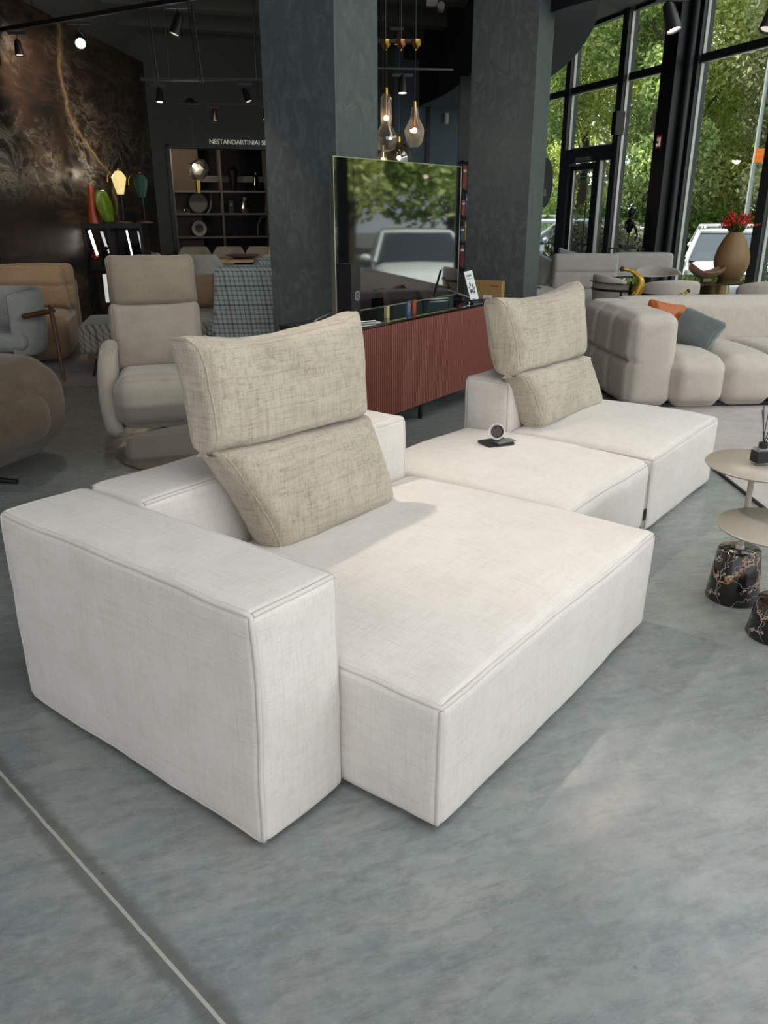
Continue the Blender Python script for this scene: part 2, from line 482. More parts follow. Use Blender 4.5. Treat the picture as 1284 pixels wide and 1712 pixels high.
# ------------------------------------------------------------------ mesh building
class MB:
    def __init__(s):
        s.v, s.f, s.mi = [], [], []
    def add(s, vs_, fs, mi=0, mat=None):
        o = len(s.v)
        if mat is not None:
            vs_ = [mat @ Vector(p) for p in vs_]
        s.v.extend([tuple(p) for p in vs_])
        s.f.extend([tuple(i + o for i in f) for f in fs])
        s.mi.extend([mi] * len(fs))
        return s
    def box(s, x0, x1, y0, y1, z0, z1, mi=0, mat=None):
        v = [(x, y, z) for x in (x0, x1) for y in (y0, y1) for z in (z0, z1)]
        f = [(0, 1, 3, 2), (4, 6, 7, 5), (0, 4, 5, 1), (2, 3, 7, 6), (0, 2, 6, 4), (1, 5, 7, 3)]
        return s.add(v, f, mi, mat)
    def lathe(s, prof, n=32, mi=0, mat=None, c=(0, 0), caps=True):
        v, f = [], []
        for r, z in prof:
            for i in range(n):
                a = 2 * PI * i / n
                v.append((c[0] + r * math.cos(a), c[1] + r * math.sin(a), z))
        for j in range(len(prof) - 1):
            for i in range(n):
                k = (i + 1) % n
                f.append((j * n + i, j * n + k, (j + 1) * n + k, (j + 1) * n + i))
        if caps:
            if prof[0][0] > 1e-4:
                f.append(tuple(range(n - 1, -1, -1)))
            if prof[-1][0] > 1e-4:
                f.append(tuple(range((len(prof) - 1) * n, len(prof) * n)))
        return s.add(v, f, mi, mat)
    def cyl(s, x, y, z0, z1, r, n=20, mi=0, r2=None, mat=None):
        return s.lathe([(r, z0), (r if r2 is None else r2, z1)], n, mi, mat, (x, y))
    def tube(s, pts, rad, n=8, mi=0, closed=False, mat=None):
        pts = [Vector(p) for p in pts]
        N = len(pts)
        rads = rad if isinstance(rad, (list, tuple)) else [rad] * N
        v, f = [], []
        up = None
        for i, p in enumerate(pts):
            a = pts[(i - 1) % N] if (closed or i > 0) else p
            b = pts[(i + 1) % N] if (closed or i < N - 1) else p
            t = (b - a)
            if t.length < 1e-9:
                t = Vector((0, 0, 1))
            t.normalize()
            if up is None:
                up = Vector((0, 0, 1)) if abs(t.z) < .9 else Vector((1, 0, 0))
            sd = t.cross(up)
            if sd.length < 1e-6:
                sd = t.cross(Vector((0, 1, 0)))
            sd.normalize()
            up = sd.cross(t).normalized()
            for k in range(n):
                an = 2 * PI * k / n
                v.append(p + rads[i] * (math.cos(an) * sd + math.sin(an) * up))
        m = N if closed else N - 1
        for i in range(m):
            j = (i + 1) % N
            for k in range(n):
                q = (k + 1) % n
                f.append((i * n + k, i * n + q, j * n + q, j * n + k))
        if not closed:
            f.append(tuple(range(n - 1, -1, -1)))
            f.append(tuple((N - 1) * n + k for k in range(n)))
        return s.add(v, f, mi, mat)
    def prism(s, poly, z0, z1, mi=0, mat=None, side_mi=None):
        n = len(poly)
        v = [(x, y, z0) for x, y in poly] + [(x, y, z1) for x, y in poly]
        s.add(v, [tuple(range(n - 1, -1, -1)), tuple(range(n, 2 * n))], mi, mat)
        s.add(v, [(i, (i + 1) % n, n + (i + 1) % n, n + i) for i in range(n)], mi if side_mi is None else side_mi, mat)
        return s
    def sphere(s, c, r, n=16, m=10, mi=0, sc_=(1, 1, 1), mat=None):
        v, f = [], []
        for j in range(m + 1):
            th = PI * j / m
            for i in range(n):
                a = 2 * PI * i / n
                v.append((c[0] + r * sc_[0] * math.sin(th) * math.cos(a), c[1] + r * sc_[1] * math.sin(th) * math.sin(a), c[2] + r * sc_[2] * math.cos(th)))
        for j in range(m):
            for i in range(n):
                k = (i + 1) % n
                f.append((j * n + i, (j + 1) * n + i, (j + 1) * n + k, j * n + k))
        return s.add(v, f, mi, mat)
    def build(s, name, mats, parent=None, smooth=True, angle=38, bevel=0, loc=None, rot=None):
        me = bpy.data.meshes.new(name)
        me.from_pydata(s.v, [], s.f)
        for m in (mats if isinstance(mats, (list, tuple)) else [mats]):
            me.materials.append(m)
        me.polygons.foreach_set('material_index', s.mi)
        bm = bmesh.new()
        bm.from_mesh(me)
        bmesh.ops.remove_doubles(bm, verts=bm.verts, dist=1e-5)
        bmesh.ops.recalc_face_normals(bm, faces=bm.faces)
        if bevel:
            es = [e for e in bm.edges if len(e.link_faces) == 2 and e.calc_face_angle(0) > R(40)]
            bmesh.ops.bevel(bm, geom=es, offset=bevel, segments=2, affect='EDGES', profile=.6)
        bm.to_mesh(me)
        bm.free()
        if smooth:
            me.polygons.foreach_set('use_smooth', [True] * len(me.polygons))
            me.set_sharp_from_angle(angle=R(angle))
        o = bpy.data.objects.new(name, me)
        col.objects.link(o)
        if parent:
            o.parent = parent
        if loc:
            o.location = loc
        if rot:
            o.rotation_euler = rot
        return o

def thing(name, label, cat, loc=(0, 0, 0), az=0.0, group=None):
    """an Empty at the base of a thing; az turns it about the vertical, in degrees"""
    o = bpy.data.objects.new(name, None)
    col.objects.link(o)
    o.empty_display_size = .1
    o.location = loc
    o.rotation_euler = (0, 0, R(az))
    o['label'] = label
    o['category'] = cat
    if group:
        o['group'] = group
    return o

def tag(o, label, cat, group=None):
    o['label'] = label
    o['category'] = cat
    if group:
        o['group'] = group
    return o

def struct(o):
    o['kind'] = 'structure'
    return o

def _coords(h, r, n):
    arc = [math.tan(R(a)) for a in (45, 34, 23, 11)]
    lo = [-(h - r) - r * t for t in arc]
    mid = [-(h - r) + 2 * (h - r) * i / n for i in range(n + 1)]
    return lo + mid + [-x for x in reversed(lo)]

class Soft:
    """an upholstered block: rounded edges, faces bulged by b=(bx,by,bz), optional extra deformation"""
    def __init__(s, hx, hy, hz, r, b=(0, 0, 0), n=(16, 16, 10), post=None, wob=0.0, seed=0.0, wscale=4.0):
        s.h, s.r, s.b, s.n, s.post, s.wob, s.seed, s.ws = (hx, hy, hz), r, b, n, post, wob, seed, wscale
    def at(s, p):
        h, r = s.h, s.r
        q = [max(-(h[i] - r), min(h[i] - r, p[i])) for i in range(3)]
        d = Vector([p[i] - q[i] for i in range(3)])
        if d.length > 1e-9:
            m = max(abs(x) for x in d)
            d = d.normalized() * m
        o = Vector(q) + d
        for i in range(3):
            if s.b[i]:
                j, k = (i + 1) % 3, (i + 2) % 3
                w = max(0, 1 - (p[j] / h[j]) ** 2) * max(0, 1 - (p[k] / h[k]) ** 2)
                bb = s.b[i] if not isinstance(s.b[i], tuple) else (s.b[i][1] if p[i] > 0 else s.b[i][0])
                o[i] += math.copysign(1, p[i]) * bb * (w ** .6) * abs(p[i] / h[i]) ** 2
        if s.wob:
            o += noise.noise_vector(Vector(p) * s.ws + Vector((s.seed, s.seed * 1.7, 0))) * s.wob
            o += noise.noise_vector(Vector(p) * s.ws * 3.1 + Vector((s.seed, 5, s.seed))) * s.wob * .35
        if s.post:
            o = Vector(s.post(o, p))
        return o
    def into(s, mb, mat=None, mi=0):
        C = [_coords(s.h[i], s.r, s.n[i]) for i in range(3)]
        L = [len(c) - 1 for c in C]
        idx, vs_, fs = {}, [], []
        def vid(i, j, k):
            key = (i, j, k)
            if key not in idx:
                idx[key] = len(vs_)
                vs_.append(s.at((C[0][i], C[1][j], C[2][k])))
            return idx[key]
        for ax in range(3):
            a, b = [q for q in range(3) if q != ax]
            for e in (0, L[ax]):
                for i in range(L[a]):
                    for j in range(L[b]):
                        def mk(u, v):
                            t = [0, 0, 0]
                            t[ax], t[a], t[b] = e, u, v
                            return vid(*t)
                        fs.append((mk(i, j), mk(i + 1, j), mk(i + 1, j + 1), mk(i, j + 1)))
        mb.add(vs_, fs, mi, mat)
        return mb
    def edge(s, axis, sa, sb, n=40):
        """points along the edge parallel to axis where the other two axes sit at signs sa, sb"""
        oth = [q for q in range(3) if q != axis]
        out = []
        h = s.h
        lim = h[axis] - s.r * .35
        for i in range(n + 1):
            p = [0, 0, 0]
            p[axis] = -lim + 2 * lim * i / n
            p[oth[0]] = sa * h[oth[0]]
            p[oth[1]] = sb * h[oth[1]]
            out.append(s.at(p))
        return out
    def ring(s, axis, sg, n=30):
        """closed loop of four edges on the face axis=sg"""
        a, b = [q for q in range(3) if q != axis]
        h = s.h
        pts = []
        for (fix, sf, run, dr) in ((b, -1, a, 1), (a, 1, b, 1), (b, 1, a, -1), (a, -1, b, -1)):
            for i in range(n):
                p = [0, 0, 0]
                p[axis] = sg * h[axis]
                p[fix] = sf * h[fix]
                p[run] = dr * (-h[run] + 2 * h[run] * i / n)
                pts.append(s.at(p))
        return pts

def soft_part(name, mat, parent, c, h, r, b=(0, 0, 0), n=(16, 16, 10), post=None, wob=0.0, seed=0.0, wscale=4.0, M4=None, pipe=None, pipe_mat=None, pr=.0075):
    S = Soft(h[0], h[1], h[2], r, b, n, post, wob, seed, wscale)
    T = Matrix.Translation(c) @ (M4 if M4 is not None else Matrix.Identity(4))
    mb = MB()
    S.into(mb, T)
    o = mb.build(name, mat, parent, angle=80)
    if pipe:
        pm = MB()
        for kind, *a in pipe:
            pts = S.ring(*a) if kind == 'ring' else S.edge(*a)
            pts = [T @ p for p in pts]
            pm.tube(pts, pr, 6, 0, kind == 'ring')
        q = pm.build('piping', pipe_mat or mat, o, angle=80)
    return o

def cushion_post(hx, hz, kx=.06, kz=.06, ear=.0):
    """pillow outline: sides drawn in between pointed corners (thin axis is y)"""
    def f(o, p):
        a, b = p[0] / hx, p[2] / hz
        x = o[0] * (1 - kx * (1 - b * b))
        z = o[2] * (1 - kz * (1 - a * a))
        y = o[1] * (1 - .75 * max(0, (abs(a) * abs(b)) ** 3))
        return (x, y, z)
    return f

# ------------------------------------------------------------------ the setting
ZC = 4.35
# window line: passes (3.84, 14.0) with azimuth -17.5; local x runs towards the far end, local y outwards
WA = R(90 + 17.5)
WM = Matrix.Translation((3.84, 14.0, 0)) @ Matrix.Rotation(WA, 4, 'Z')   # local +x = far, local -y = outside (right)
BM = Matrix.Translation((-3.95, 14.9, 0)) @ Matrix.Rotation(R(18), 4, 'Z')  # back wall, local +y = beyond

def wpt(t, y=0, z=0):
    return WM @ Vector((t, y, z))

far = wpt(3.27)
nearR = wpt(-20)
floor_poly = [(-6.2, -3.0), (nearR.x, nearR.y), (far.x, far.y), tuple((BM @ Vector((-.6, 4, 0)))[:2]), (-6.2, 15)]
fl = MB().prism([(-6.4, -4.0), (nearR.x - .1, nearR.y), (far.x, far.y), (2.3, 21.5), (-6.4, 18.7)], -.12, 0)
struct(fl.build('floor', M['floor'], smooth=False))
struct(MB().prism([(-6.4, -2.2), (wpt(-17).x, wpt(-17).y), (far.x + .1, far.y), (2.3, 21.5), (-6.4, 18.7)], ZC, ZC + .3).build('ceiling', M['ceil'], smooth=False))
# ceiling beams on the left and the cove above the marble
tb = MB()
for s0 in (-.6, -2.0, -3.5):
    tb.box(-.6, 5.2, s0 - .14, s0 + .14, ZC - .22, ZC, mat=BM)
struct(tb.build('trim_1', M['ceil'], smooth=False))
MW = Matrix.Translation((-3.95, 14.9, 0)) @ Matrix.Rotation(R(90 - 3), 4, 'Z')   # local -x comes towards the camera, +y is behind the wall (left)
struct(MB().box(-19.5, -5.62, 2.0, 2.2, 0, ZC, mat=MW).build('wall_left_front', M['walldark'], smooth=False))
struct(MB().box(-5.6, -5.45, .26, 2.2, 0, ZC, mat=MW).build('wall_left_return', M['walldark'], smooth=False))
struct(MB().box(-5.62, 0, 0, .25, 0, 3.74, mat=MW).build('wall_left', M['marble_wall'], smooth=False))
cv = MB()
n = 10
prof = [(.28 - .0, 3.74)] + [(-.55 + .83 * math.cos(R(90) * i / n) * 1.0, 3.74 + (ZC - 3.74) * math.sin(R(90) * i / n)) for i in range(n + 1)] + [(.28, ZC)]
v = []
for X in (-5.62, .0):
    for (yy, zz) in prof:
        v.append((X, yy, zz))
L_ = len(prof)
cv.add(v, [(i, i + 1, L_ + i + 1, L_ + i) for i in range(L_ - 1)], 0, MW)
struct(cv.build('trim_2', M['ceil']))

# back wall with a wide opening to the shelf room
bw = MB()
bw.box(-.3, .28, 0, .22, 0, ZC, mat=BM)
bw.box(.28, 2.95, 0, .22, 2.5, ZC, mat=BM)
bw.box(2.95, 4.35, 0, .22, 0, ZC, mat=BM)
struct(bw.build('wall_back', M['walldark'], smooth=False))
bl = MB().box(4.35, 5.0, .02, .22, 0, ZC, mat=BM).box(5.03, 7.2, 0, .22, 0, ZC, mat=BM)
struct(bl.build('wall_back_right', M['wallblue'], smooth=False))
struct(MB().box(4.98, 5.05, -.015, .0, 0, ZC, mat=BM).build('trim_3', M['black'], smooth=False))
sr = MB().box(-.6, 4.6, 4.2, 4.4, 0, 3.2, mat=BM).box(-.75, -.6, .2, 4.4, 0, 3.2, mat=BM).box(4.6, 4.75, .2, 4.4, 0, 3.2, mat=BM).box(-.75, 4.75, .2, 4.4, 3.0, 3.2, mat=BM)
struct(sr.build('wall_shelf_room', M['shelfback'], smooth=False))
of = MB().box(.24, .30, -.03, .25, 0, 2.53, mat=BM).box(.24, 3.0, -.03, .25, 2.47, 2.53, mat=BM)
struct(of.build('trim_4', M['blackm'], smooth=False))

# two plastered square columns turned 30 degrees
def column(name, corner, s, z1=ZC):
    M4 = Matrix.Translation((corner[0], corner[1], 0)) @ Matrix.Rotation(R(90 - 30), 4, 'Z')   # local x goes right-back, local y goes left-back
    o = MB().box(0, s * (.92 if 'left' in name else .62), 0, s, 0, z1, mat=M4).build(name, M['column'], smooth=False, bevel=.006)
    struct(o)
    b = MB().box(-.012, s * (.92 if 'left' in name else .62) + .012, -.012, s + .012, 0, .08, mat=M4).build('baseboard_' + name.split('_')[1], M['blackm'], smooth=False)
    struct(b)
column('column_left', (-.33, 6.10), .62)
column('column_right', (1.408, 8.36), .66)

# the curved balcony slab over the right side
sl = [(.62, 15.9), (.945, 14.45), (1.115, 13.13), (1.17, 12.1), (1.16, 11.0), (1.12, 9.9), (1.25, 9.2), (1.5, 8.7), (1.7, 8.3), (1.86, 8.15), (1.98, 8.57), (2.16, 9.67), (2.30, 11.33), (2.29, 13.13), (2.25, 15.0), (2.2, 16.8)]
def smooth_poly(p, k=4):
    out = []
    for i in range(len(p) - 1):
        p0, p1, p2, p3 = p[max(0, i - 1)], p[i], p[i + 1], p[min(len(p) - 1, i + 2)]
        for j in range(k):
            t = j / k
            out.append(tuple(.5 * (2 * p1[q] + (p2[q] - p0[q]) * t + (2 * p0[q] - 5 * p1[q] + 4 * p2[q] - p3[q]) * t * t + (3 * p1[q] - p0[q] - 3 * p2[q] + p3[q]) * t ** 3) for q in range(len(p1))))
    out.append(p[-1])
    return out
struct(MB().prism(smooth_poly(sl), 3.2, ZC, 0, None, 1).build('ceiling_balcony', [M['slab'], M['fascia']], angle=30))
# dark hanging soffit beams between the columns
struct(MB().box(4.4, 5.6, -3.2, -2.9, 3.95, 4.15, mat=BM).box(4.0, 5.4, -1.8, -1.5, 3.75, 3.95, mat=BM).build('trim_5', M['fascia'], smooth=False))

# window wall
def window_bay(nm, t0, t1, top=4.3):
    f = MB()
    w = .07
    for (a, b, z0, z1) in ((t0, t1, 0, .10), (t0, t1, 3.36, 3.46), (t0, t1, top, top + .08)):
        f.box(a, b, -.05, .05, z0, z1, mat=WM)
    f.box(t0 - .03, t0 + .13, -.09, .09, 0, top + .08, mat=WM)
    for k in range(5):
        f.cyl(t0 + .05, .092, 0, 0, .0, mat=WM) if False else None
    o = struct(f.build(nm, M['frame'], smooth=False))
    a_ = MB()
    a_.box(t0 - .044, t0 - .03, -.01, .035, 0, top, mat=WM)
    a_.box(t0, t1, .0, .045, 3.347, 3.36, mat=WM)
    q = a_.build('glazing_bead', M['alu'], o, smooth=False)
    g = MB()
    g.box(t0 + .06, t1, -.008, .008, .1, 3.36, mat=WM)
    g.box(t0 + .06, t1, -.008, .008, 3.46, top, mat=WM)
    q = g.build('glass_pane', M['pane'], o, smooth=False)
    return o
ts = [-1.67, -3.36, -5.04, -6.72, -8.4, -10.1, -11.8, -13.5]
window_bay('window_1', 1.78, 3.27)
for i, t0 in enumerate(ts):
    t1 = (ts[i - 1] if i else .12) - .05
    if i == 0:
        window_bay('window_3', t0, -1.67 + 1.68)
    else:
        window_bay('window_%d' % (i + 3), t0, ts[i - 1] - .05)
# bay 2 holds the door
f = MB()
f.box(.12 - .03, .25, -.09, .09, 0, 4.38, mat=WM).box(.12, 1.78, -.05, .05, 3.36, 3.46, mat=WM).box(.12, 1.78, -.05, .05, 4.3, 4.38, mat=WM)
f.box(.12, 1.78, -.07, .07, 2.25, 2.47, mat=WM).box(.62, .74, -.06, .06, 0, 2.25, mat=WM).box(1.60, 1.78, -.07, .09, 0, 2.3, mat=WM).box(.12, .62, -.05, .05, 0, .1, mat=WM)
o = struct(f.build('window_2', M['frame'], smooth=False))
MB().box(.076, .09, -.01, .035, 0, 4.3, mat=WM).box(.12, 1.78, 0, .055, 3.335, 3.36, mat=WM).box(.25, 1.6, 0, .055, 2.47, 2.49, mat=WM).box(.60, .62, 0, .06, .1, 2.25, mat=WM).build('glazing_bead', M['alu'], o, smooth=False)
MB().box(.2, 1.78, -.008, .008, 2.47, 3.36, mat=WM).box(.2, 1.78, -.008, .008, 3.46, 4.3, mat=WM).box(.2, .62, -.008, .008, .1, 2.25, mat=WM).build('glass_pane', M['pane'], o, smooth=False)
dr = MB().box(.76, .86, -.03, .03, .02, 2.23, mat=WM).box(1.50, 1.59, -.03, .03, .02, 2.23, mat=WM).box(.76, 1.59, -.03, .03, .02, .14, mat=WM).box(.76, 1.59, -.03, .03, 2.13, 2.23, mat=WM)
d1 = struct(dr.build('door_1', M['frame'], smooth=False))
MB().box(.86, 1.50, -.008, .008, .14, 2.13, mat=WM).build('glass_pane', M['pane'], d1, smooth=False)
MB().box(1.485, 1.50, .01, .035, .14, 2.13, mat=WM).build('glazing_bead', M['alu'], d1, smooth=False)
MB().tube([WM @ Vector(p) for p in ((.90, .03, .8), (.90, .09, .8), (.90, .09, 1.6), (.90, .03, 1.6))], .014, 8).build('door_handle', M['blackm'], d1)
MB().box(.95, 1.35, .04, .10, 2.26, 2.33, mat=WM).box(1.2, 1.58, .05, .07, 2.2, 2.22, mat=WM).build('door_closer', M['silver'], d1, smooth=False)
# structural post beside the door bay and its pipes
bp = MB().box(-1.56, -1.24, .06, .34, 0, ZC, mat=WM)
struct(bp.build('column_window', M['black'], smooth=False))
struct(MB().cyl(-1.63, .16, 0, ZC, .05, 14, mat=WM).build('trim_6', M['frame']))
struct(MB().box(-20, 3.3, -.12, .12, 4.38, ZC + .3, mat=WM).build('trim_7', M['frame'], smooth=False))

# rugs
tag(MB().box(2.03, 7.4, 1.6, 7.0, 0, .012).build('rug', M['rug_pink'], smooth=False), 'worn pale grey pink rug under the tufted beige sofa', 'rug')
tag(MB().box(-3.98, -.9, 7.15, 10.9, 0, .012).build('rug', M['rug_brown'], smooth=False), 'brown patterned rug under the tan sofa and plaid bench', 'rug')

# ------------------------------------------------------------------ the ivory modular sofa (local x along its length, local y to its back)
SO = (.138, 1.604, 0)
SAZ = 52.2
def feet(par, pts, z=.04):
    for x, y in pts:
        MB().cyl(x, y, 0, z, .025, 14).build('leg', M['black'], par)

def sag(zmid, amp, hx):
    return None

def seat_post(hz, pull=.012):
    # side faces draw in a little towards the floor
    def f(o, p):
        k = (1 - (p[2] / hz)) * .5
        return (o[0] * (1 - pull * k / 1.0), o[1] * (1 - pull * k), o[2])
    return f

t = thing('corner_sofa_unit', 'large ivory corner unit of the modular sofa, with armrest and deep chaise seat', 'sofa', SO, SAZ, None)
soft_part('seat', M['ivory'], t, (.70, .555, .206), (.70, .555, .192), .03, (.006, .012, .052), (34, 28, 10), seat_post(.192), .007, 1.3, 3.0,
          pipe=[('ring', 2, 1, 40), ('edge', 2, -1, -1), ('edge', 2, 1, -1)], pipe_mat=M['ivory_pipe'])
soft_part('armrest', M['ivory'], t, (-.149, .858, .338), (.145, .541, .322), .025, (.010, .014, .012), (10, 30, 18), None, .007, 4.1, 3.2,
          pipe=[('ring', 0, -1, 40), ('edge', 0, -1, 1, 12), ('edge', 0, 1, 1, 12), ('edge', 2, 1, -1), ('edge', 1, 1, 1)], pipe_mat=M['ivory_pipe'])
soft_part('backrest', M['ivory'], t, (.695, 1.262, .338), (.69, .138, .322), .03, (.012, .010, .012), (30, 8, 16), None, .006, 7.7, 3.4,
          pipe=[('ring', 0, 1, 24), ('edge', 0, -1, 1), ('edge', 0, 1, 1)], pipe_mat=M['ivory_pipe'])
feet(t, [(.08, .08), (1.32, .08), (-.22, .42), (-.22, 1.32), (1.3, 1.3), (.05, 1.3)], .045)

t = thing('ottoman_unit', 'ivory backless middle unit of the modular sofa with a small cup on it', 'ottoman', SO, SAZ)
soft_part('seat', M['ivory'], t, (1.845, .868, .212), (.440, .525, .180), .06, (.004, .010, .050), (24, 26, 10), seat_post(.18), .007, 9.3, 3.4,
          pipe=[('edge', 0, -1, 1), ('edge', 1, 1, 1), ('edge', 2, 1, -1)], pipe_mat=M['ivory_pipe'])
MB().box(2.235, 2.262, .334, .341, .10, .155).build('fabric_label', M['black'], t, smooth=False)
feet(t, [(1.5, .42), (2.2, .42), (1.5, 1.3), (2.2, 1.3)], .045)

t = thing('end_seat_unit', 'ivory end unit of the modular sofa with low backrest beside the middle ottoman', 'sofa', SO, SAZ)
soft_part('seat', M['ivory'], t, (2.80, .733, .206), (.505, .393, .192), .03, (.010, .010, .058), (26, 22, 10), seat_post(.183), .007, 12.3, 3.4,
          pipe=[('ring', 2, 1, 30), ('edge', 2, -1, -1), ('edge', 2, 1, -1)], pipe_mat=M['ivory_pipe'])
soft_part('backrest', M['ivory'], t, (2.79, 1.262, .345), (.505, .138, .315), .028, (.008, .010, .014), (24, 8, 16), None, .006, 17.7, 3.4,
          pipe=[('ring', 0, -1, 24), ('edge', 0, -1, 1), ('edge', 0, 1, 1)], pipe_mat=M['ivory_pipe'])
feet(t, [(2.37, .42), (3.22, .42), (2.4, 1.3), (3.2, 1.3)], .045)

# folding back cushions: lower and upper pad joined by a crease, standing on the seats
def back_cushion(label, lower, upper, seed):
    t = thing('back_cushion', label, 'cushion', SO, SAZ, None)
    for nm, (b0, b1, t0, t1, th, hh), sd in (('lower_pad', lower, seed), ('upper_pad', upper, seed + 3)):
        # b0,b1 = front bottom corners (x, y, z); t0,t1 = front top corners
        b0, b1, t0, t1 = map(Vector, (b0, b1, t0, t1))
        hx, hz, hy = ((b1 - b0).length + (t1 - t0).length) / 4, ((t0 - b0).length + (t1 - b1).length) / 4, th / 2
        up = ((t0 + t1) - (b0 + b1)).normalized()
        xx = (b1 - b0).normalized()
        back = up.cross(xx).normalized()      # towards the backrest
        if back.y < 0:
            back = -back
        def post(o, p, b0=b0, b1=b1, t0=t0, t1=t1, hx=hx, hz=hz, hy=hy, back=back, up=nm == 'upper_pad'):
            a, c = p[0] / hx, p[2] / hz
            ox, oz = o[0] / hx, o[2] / hz
            kx, kz = (.035, .05)
            ox *= 1 - kx * (1 - c * c)
            if c > 0 and up:
                oz *= 1 - .17 * (1 - a * a) * c
                ox *= 1 + .03 * c ** 4
            elif not (up):
                oz *= 1 - .02 * (1 - a * a)
            ear = (abs(a) * abs(c)) ** 8
            ox *= 1 + .045 * ear
            oz *= 1 + .06 * ear
            e = max(0.0, (abs(a) - .7) / .3)
            dy = o[1] * (1 - .45 * e * abs(c) ** 6) 
            u, w = (ox + 1) / 2, (oz + 1) / 2
            P = (b0 * (1 - u) + b1 * u) * (1 - w) + (t0 * (1 - u) + t1 * u) * w
            # gathers along the side seams and near the crease
            g = math.exp(-((1 - abs(a)) / .16) ** 2)
            rip = .004 * g * math.sin(c * 13 + math.sin(c * 7 + sd) * 2.6) * noise.noise((c * 2 + sd, a, 0))
            rip *= 2.2
            cc = c if not up else -c
            cr = math.exp(-((1 - cc) / .22) ** 2)
            rip += .006 * cr * math.sin(a * 9 + math.sin(a * 5 + sd) * 2) * noise.noise((a * 3 + sd, 1, 0)) * 2
            rip += .035 * math.exp(-((1 - cc) / .10) ** 2)
            return P + back * (dy + hy) + back * (rip if o[1] < 0 else -rip)
        S = Soft(hx, hy, hz, .045, (.0, .045, .0), (26, 6, 20), post, .006, sd, 6.0)
        mb = MB()
        S.into(mb)
        o = mb.build(nm, M['beige_linen'], t, angle=80)
        pm = MB()
        for sg in (-1, 1):
            pm.tube(S.ring(1, sg, 26), .0035, 6, 0, True)
        pm.build('seam', M['beige_linen'], o, angle=80)
    return t
back_cushion('beige slubbed folding back cushion on the large corner unit, the nearer of the pair',
             ((.40, .90, .412), (1.045, .90, .412), (.215, .985, .82), (.985, .985, .79), .15, 0),
             ((.205, .975, .78), (.955, .965, .755), (.205, 1.04, 1.15), (.985, 1.02, 1.155), .16, 0), 2.0)
back_cushion('beige slubbed folding back cushion on the far end unit, the smaller looking of the pair',
             ((2.40, .95, .42), (3.15, .95, .415), (2.25, 1.04, .75), (3.06, 1.04, .73), .15, 0),
             ((2.225, 1.03, .715), (3.06, 1.04, .69), (2.22, 1.14, 1.10), (3.09, 1.12, 1.125), .16, 0), 9.0)

# cup lying on a dark card on the ottoman
def sofa_pt(x, y, z):
    a = R(SAZ)
    return (SO[0] + x * math.cos(a) - y * math.sin(a), SO[1] + x * math.sin(a) + y * math.cos(a), z)
cx, cy, _ = sofa_pt(1.93, .985, 0)
ZT = .447
t = thing('espresso_cup', 'small white cup lying on its side with dark brown bottom on the middle ottoman', 'cup', (cx, cy, ZT + .012), 0)
Mc = Matrix.Translation((0, 0, .040)) @ Matrix.Rotation(R(-12), 4, 'Z') @ Matrix.Rotation(R(76), 4, 'X')
MB().lathe([(.0, -.040), (.022, -.040), (.030, -.02), (.038, .035), (.036, .036), (.034, .030), (.026, -.015), (.0, -.018)], 36, mat=Mc).build('cup_body', M['white'], t)
MB().lathe([(.0, .006), (.024, .006), (.028, -.004), (.0, -.012)], 30, mat=Mc).build('coffee_residue', M['coffee'], t)
t = thing('display_card', 'folded black and grey card lying under the small cup on the ottoman', 'card', (cx, cy, ZT), 25)
MB().box(-.075, .065, -.055, .05, -.006, .006).build('card_base', M['black'], t, smooth=False)
MB().box(-.03, .075, -.052, .0, .006, .011, mat=Matrix.Rotation(R(8), 4, 'Z')).build('grey_flap', M['stone_grey'], t, smooth=False)

# hang tag on the far left of the armrest
t = thing('price_tag', 'white paper price tag hanging at the left end of the ivory armrest', 'tag', (-1.2, 2.14, .50), 40)
MB().box(-.045, .02, -.002, .002, -.04, .075).build('tag_card', M['paper'], t, smooth=False)
MB().tube([(.0, .0, -.03), (.0, .01, -.12), (.03, .03, -.20), (.05, .05, -.10), (.035, .04, .06)], .0015, 5).build('tag_string', M['black'], t)

# ------------------------------------------------------------------ outdoors: car park 0.4 m lower, cars, shrubs, trees
GZ = -.40
g = MB().prism([(wpt(-40, -.3).x, wpt(-40, -.3).y), (60, -20), (60, 70), (-20, 70), (0, 24), (wpt(5.2, -.3).x, wpt(5.2, -.3).y)], GZ - .2, GZ)
struct(g.build('ground', M['asphalt'], smooth=False))

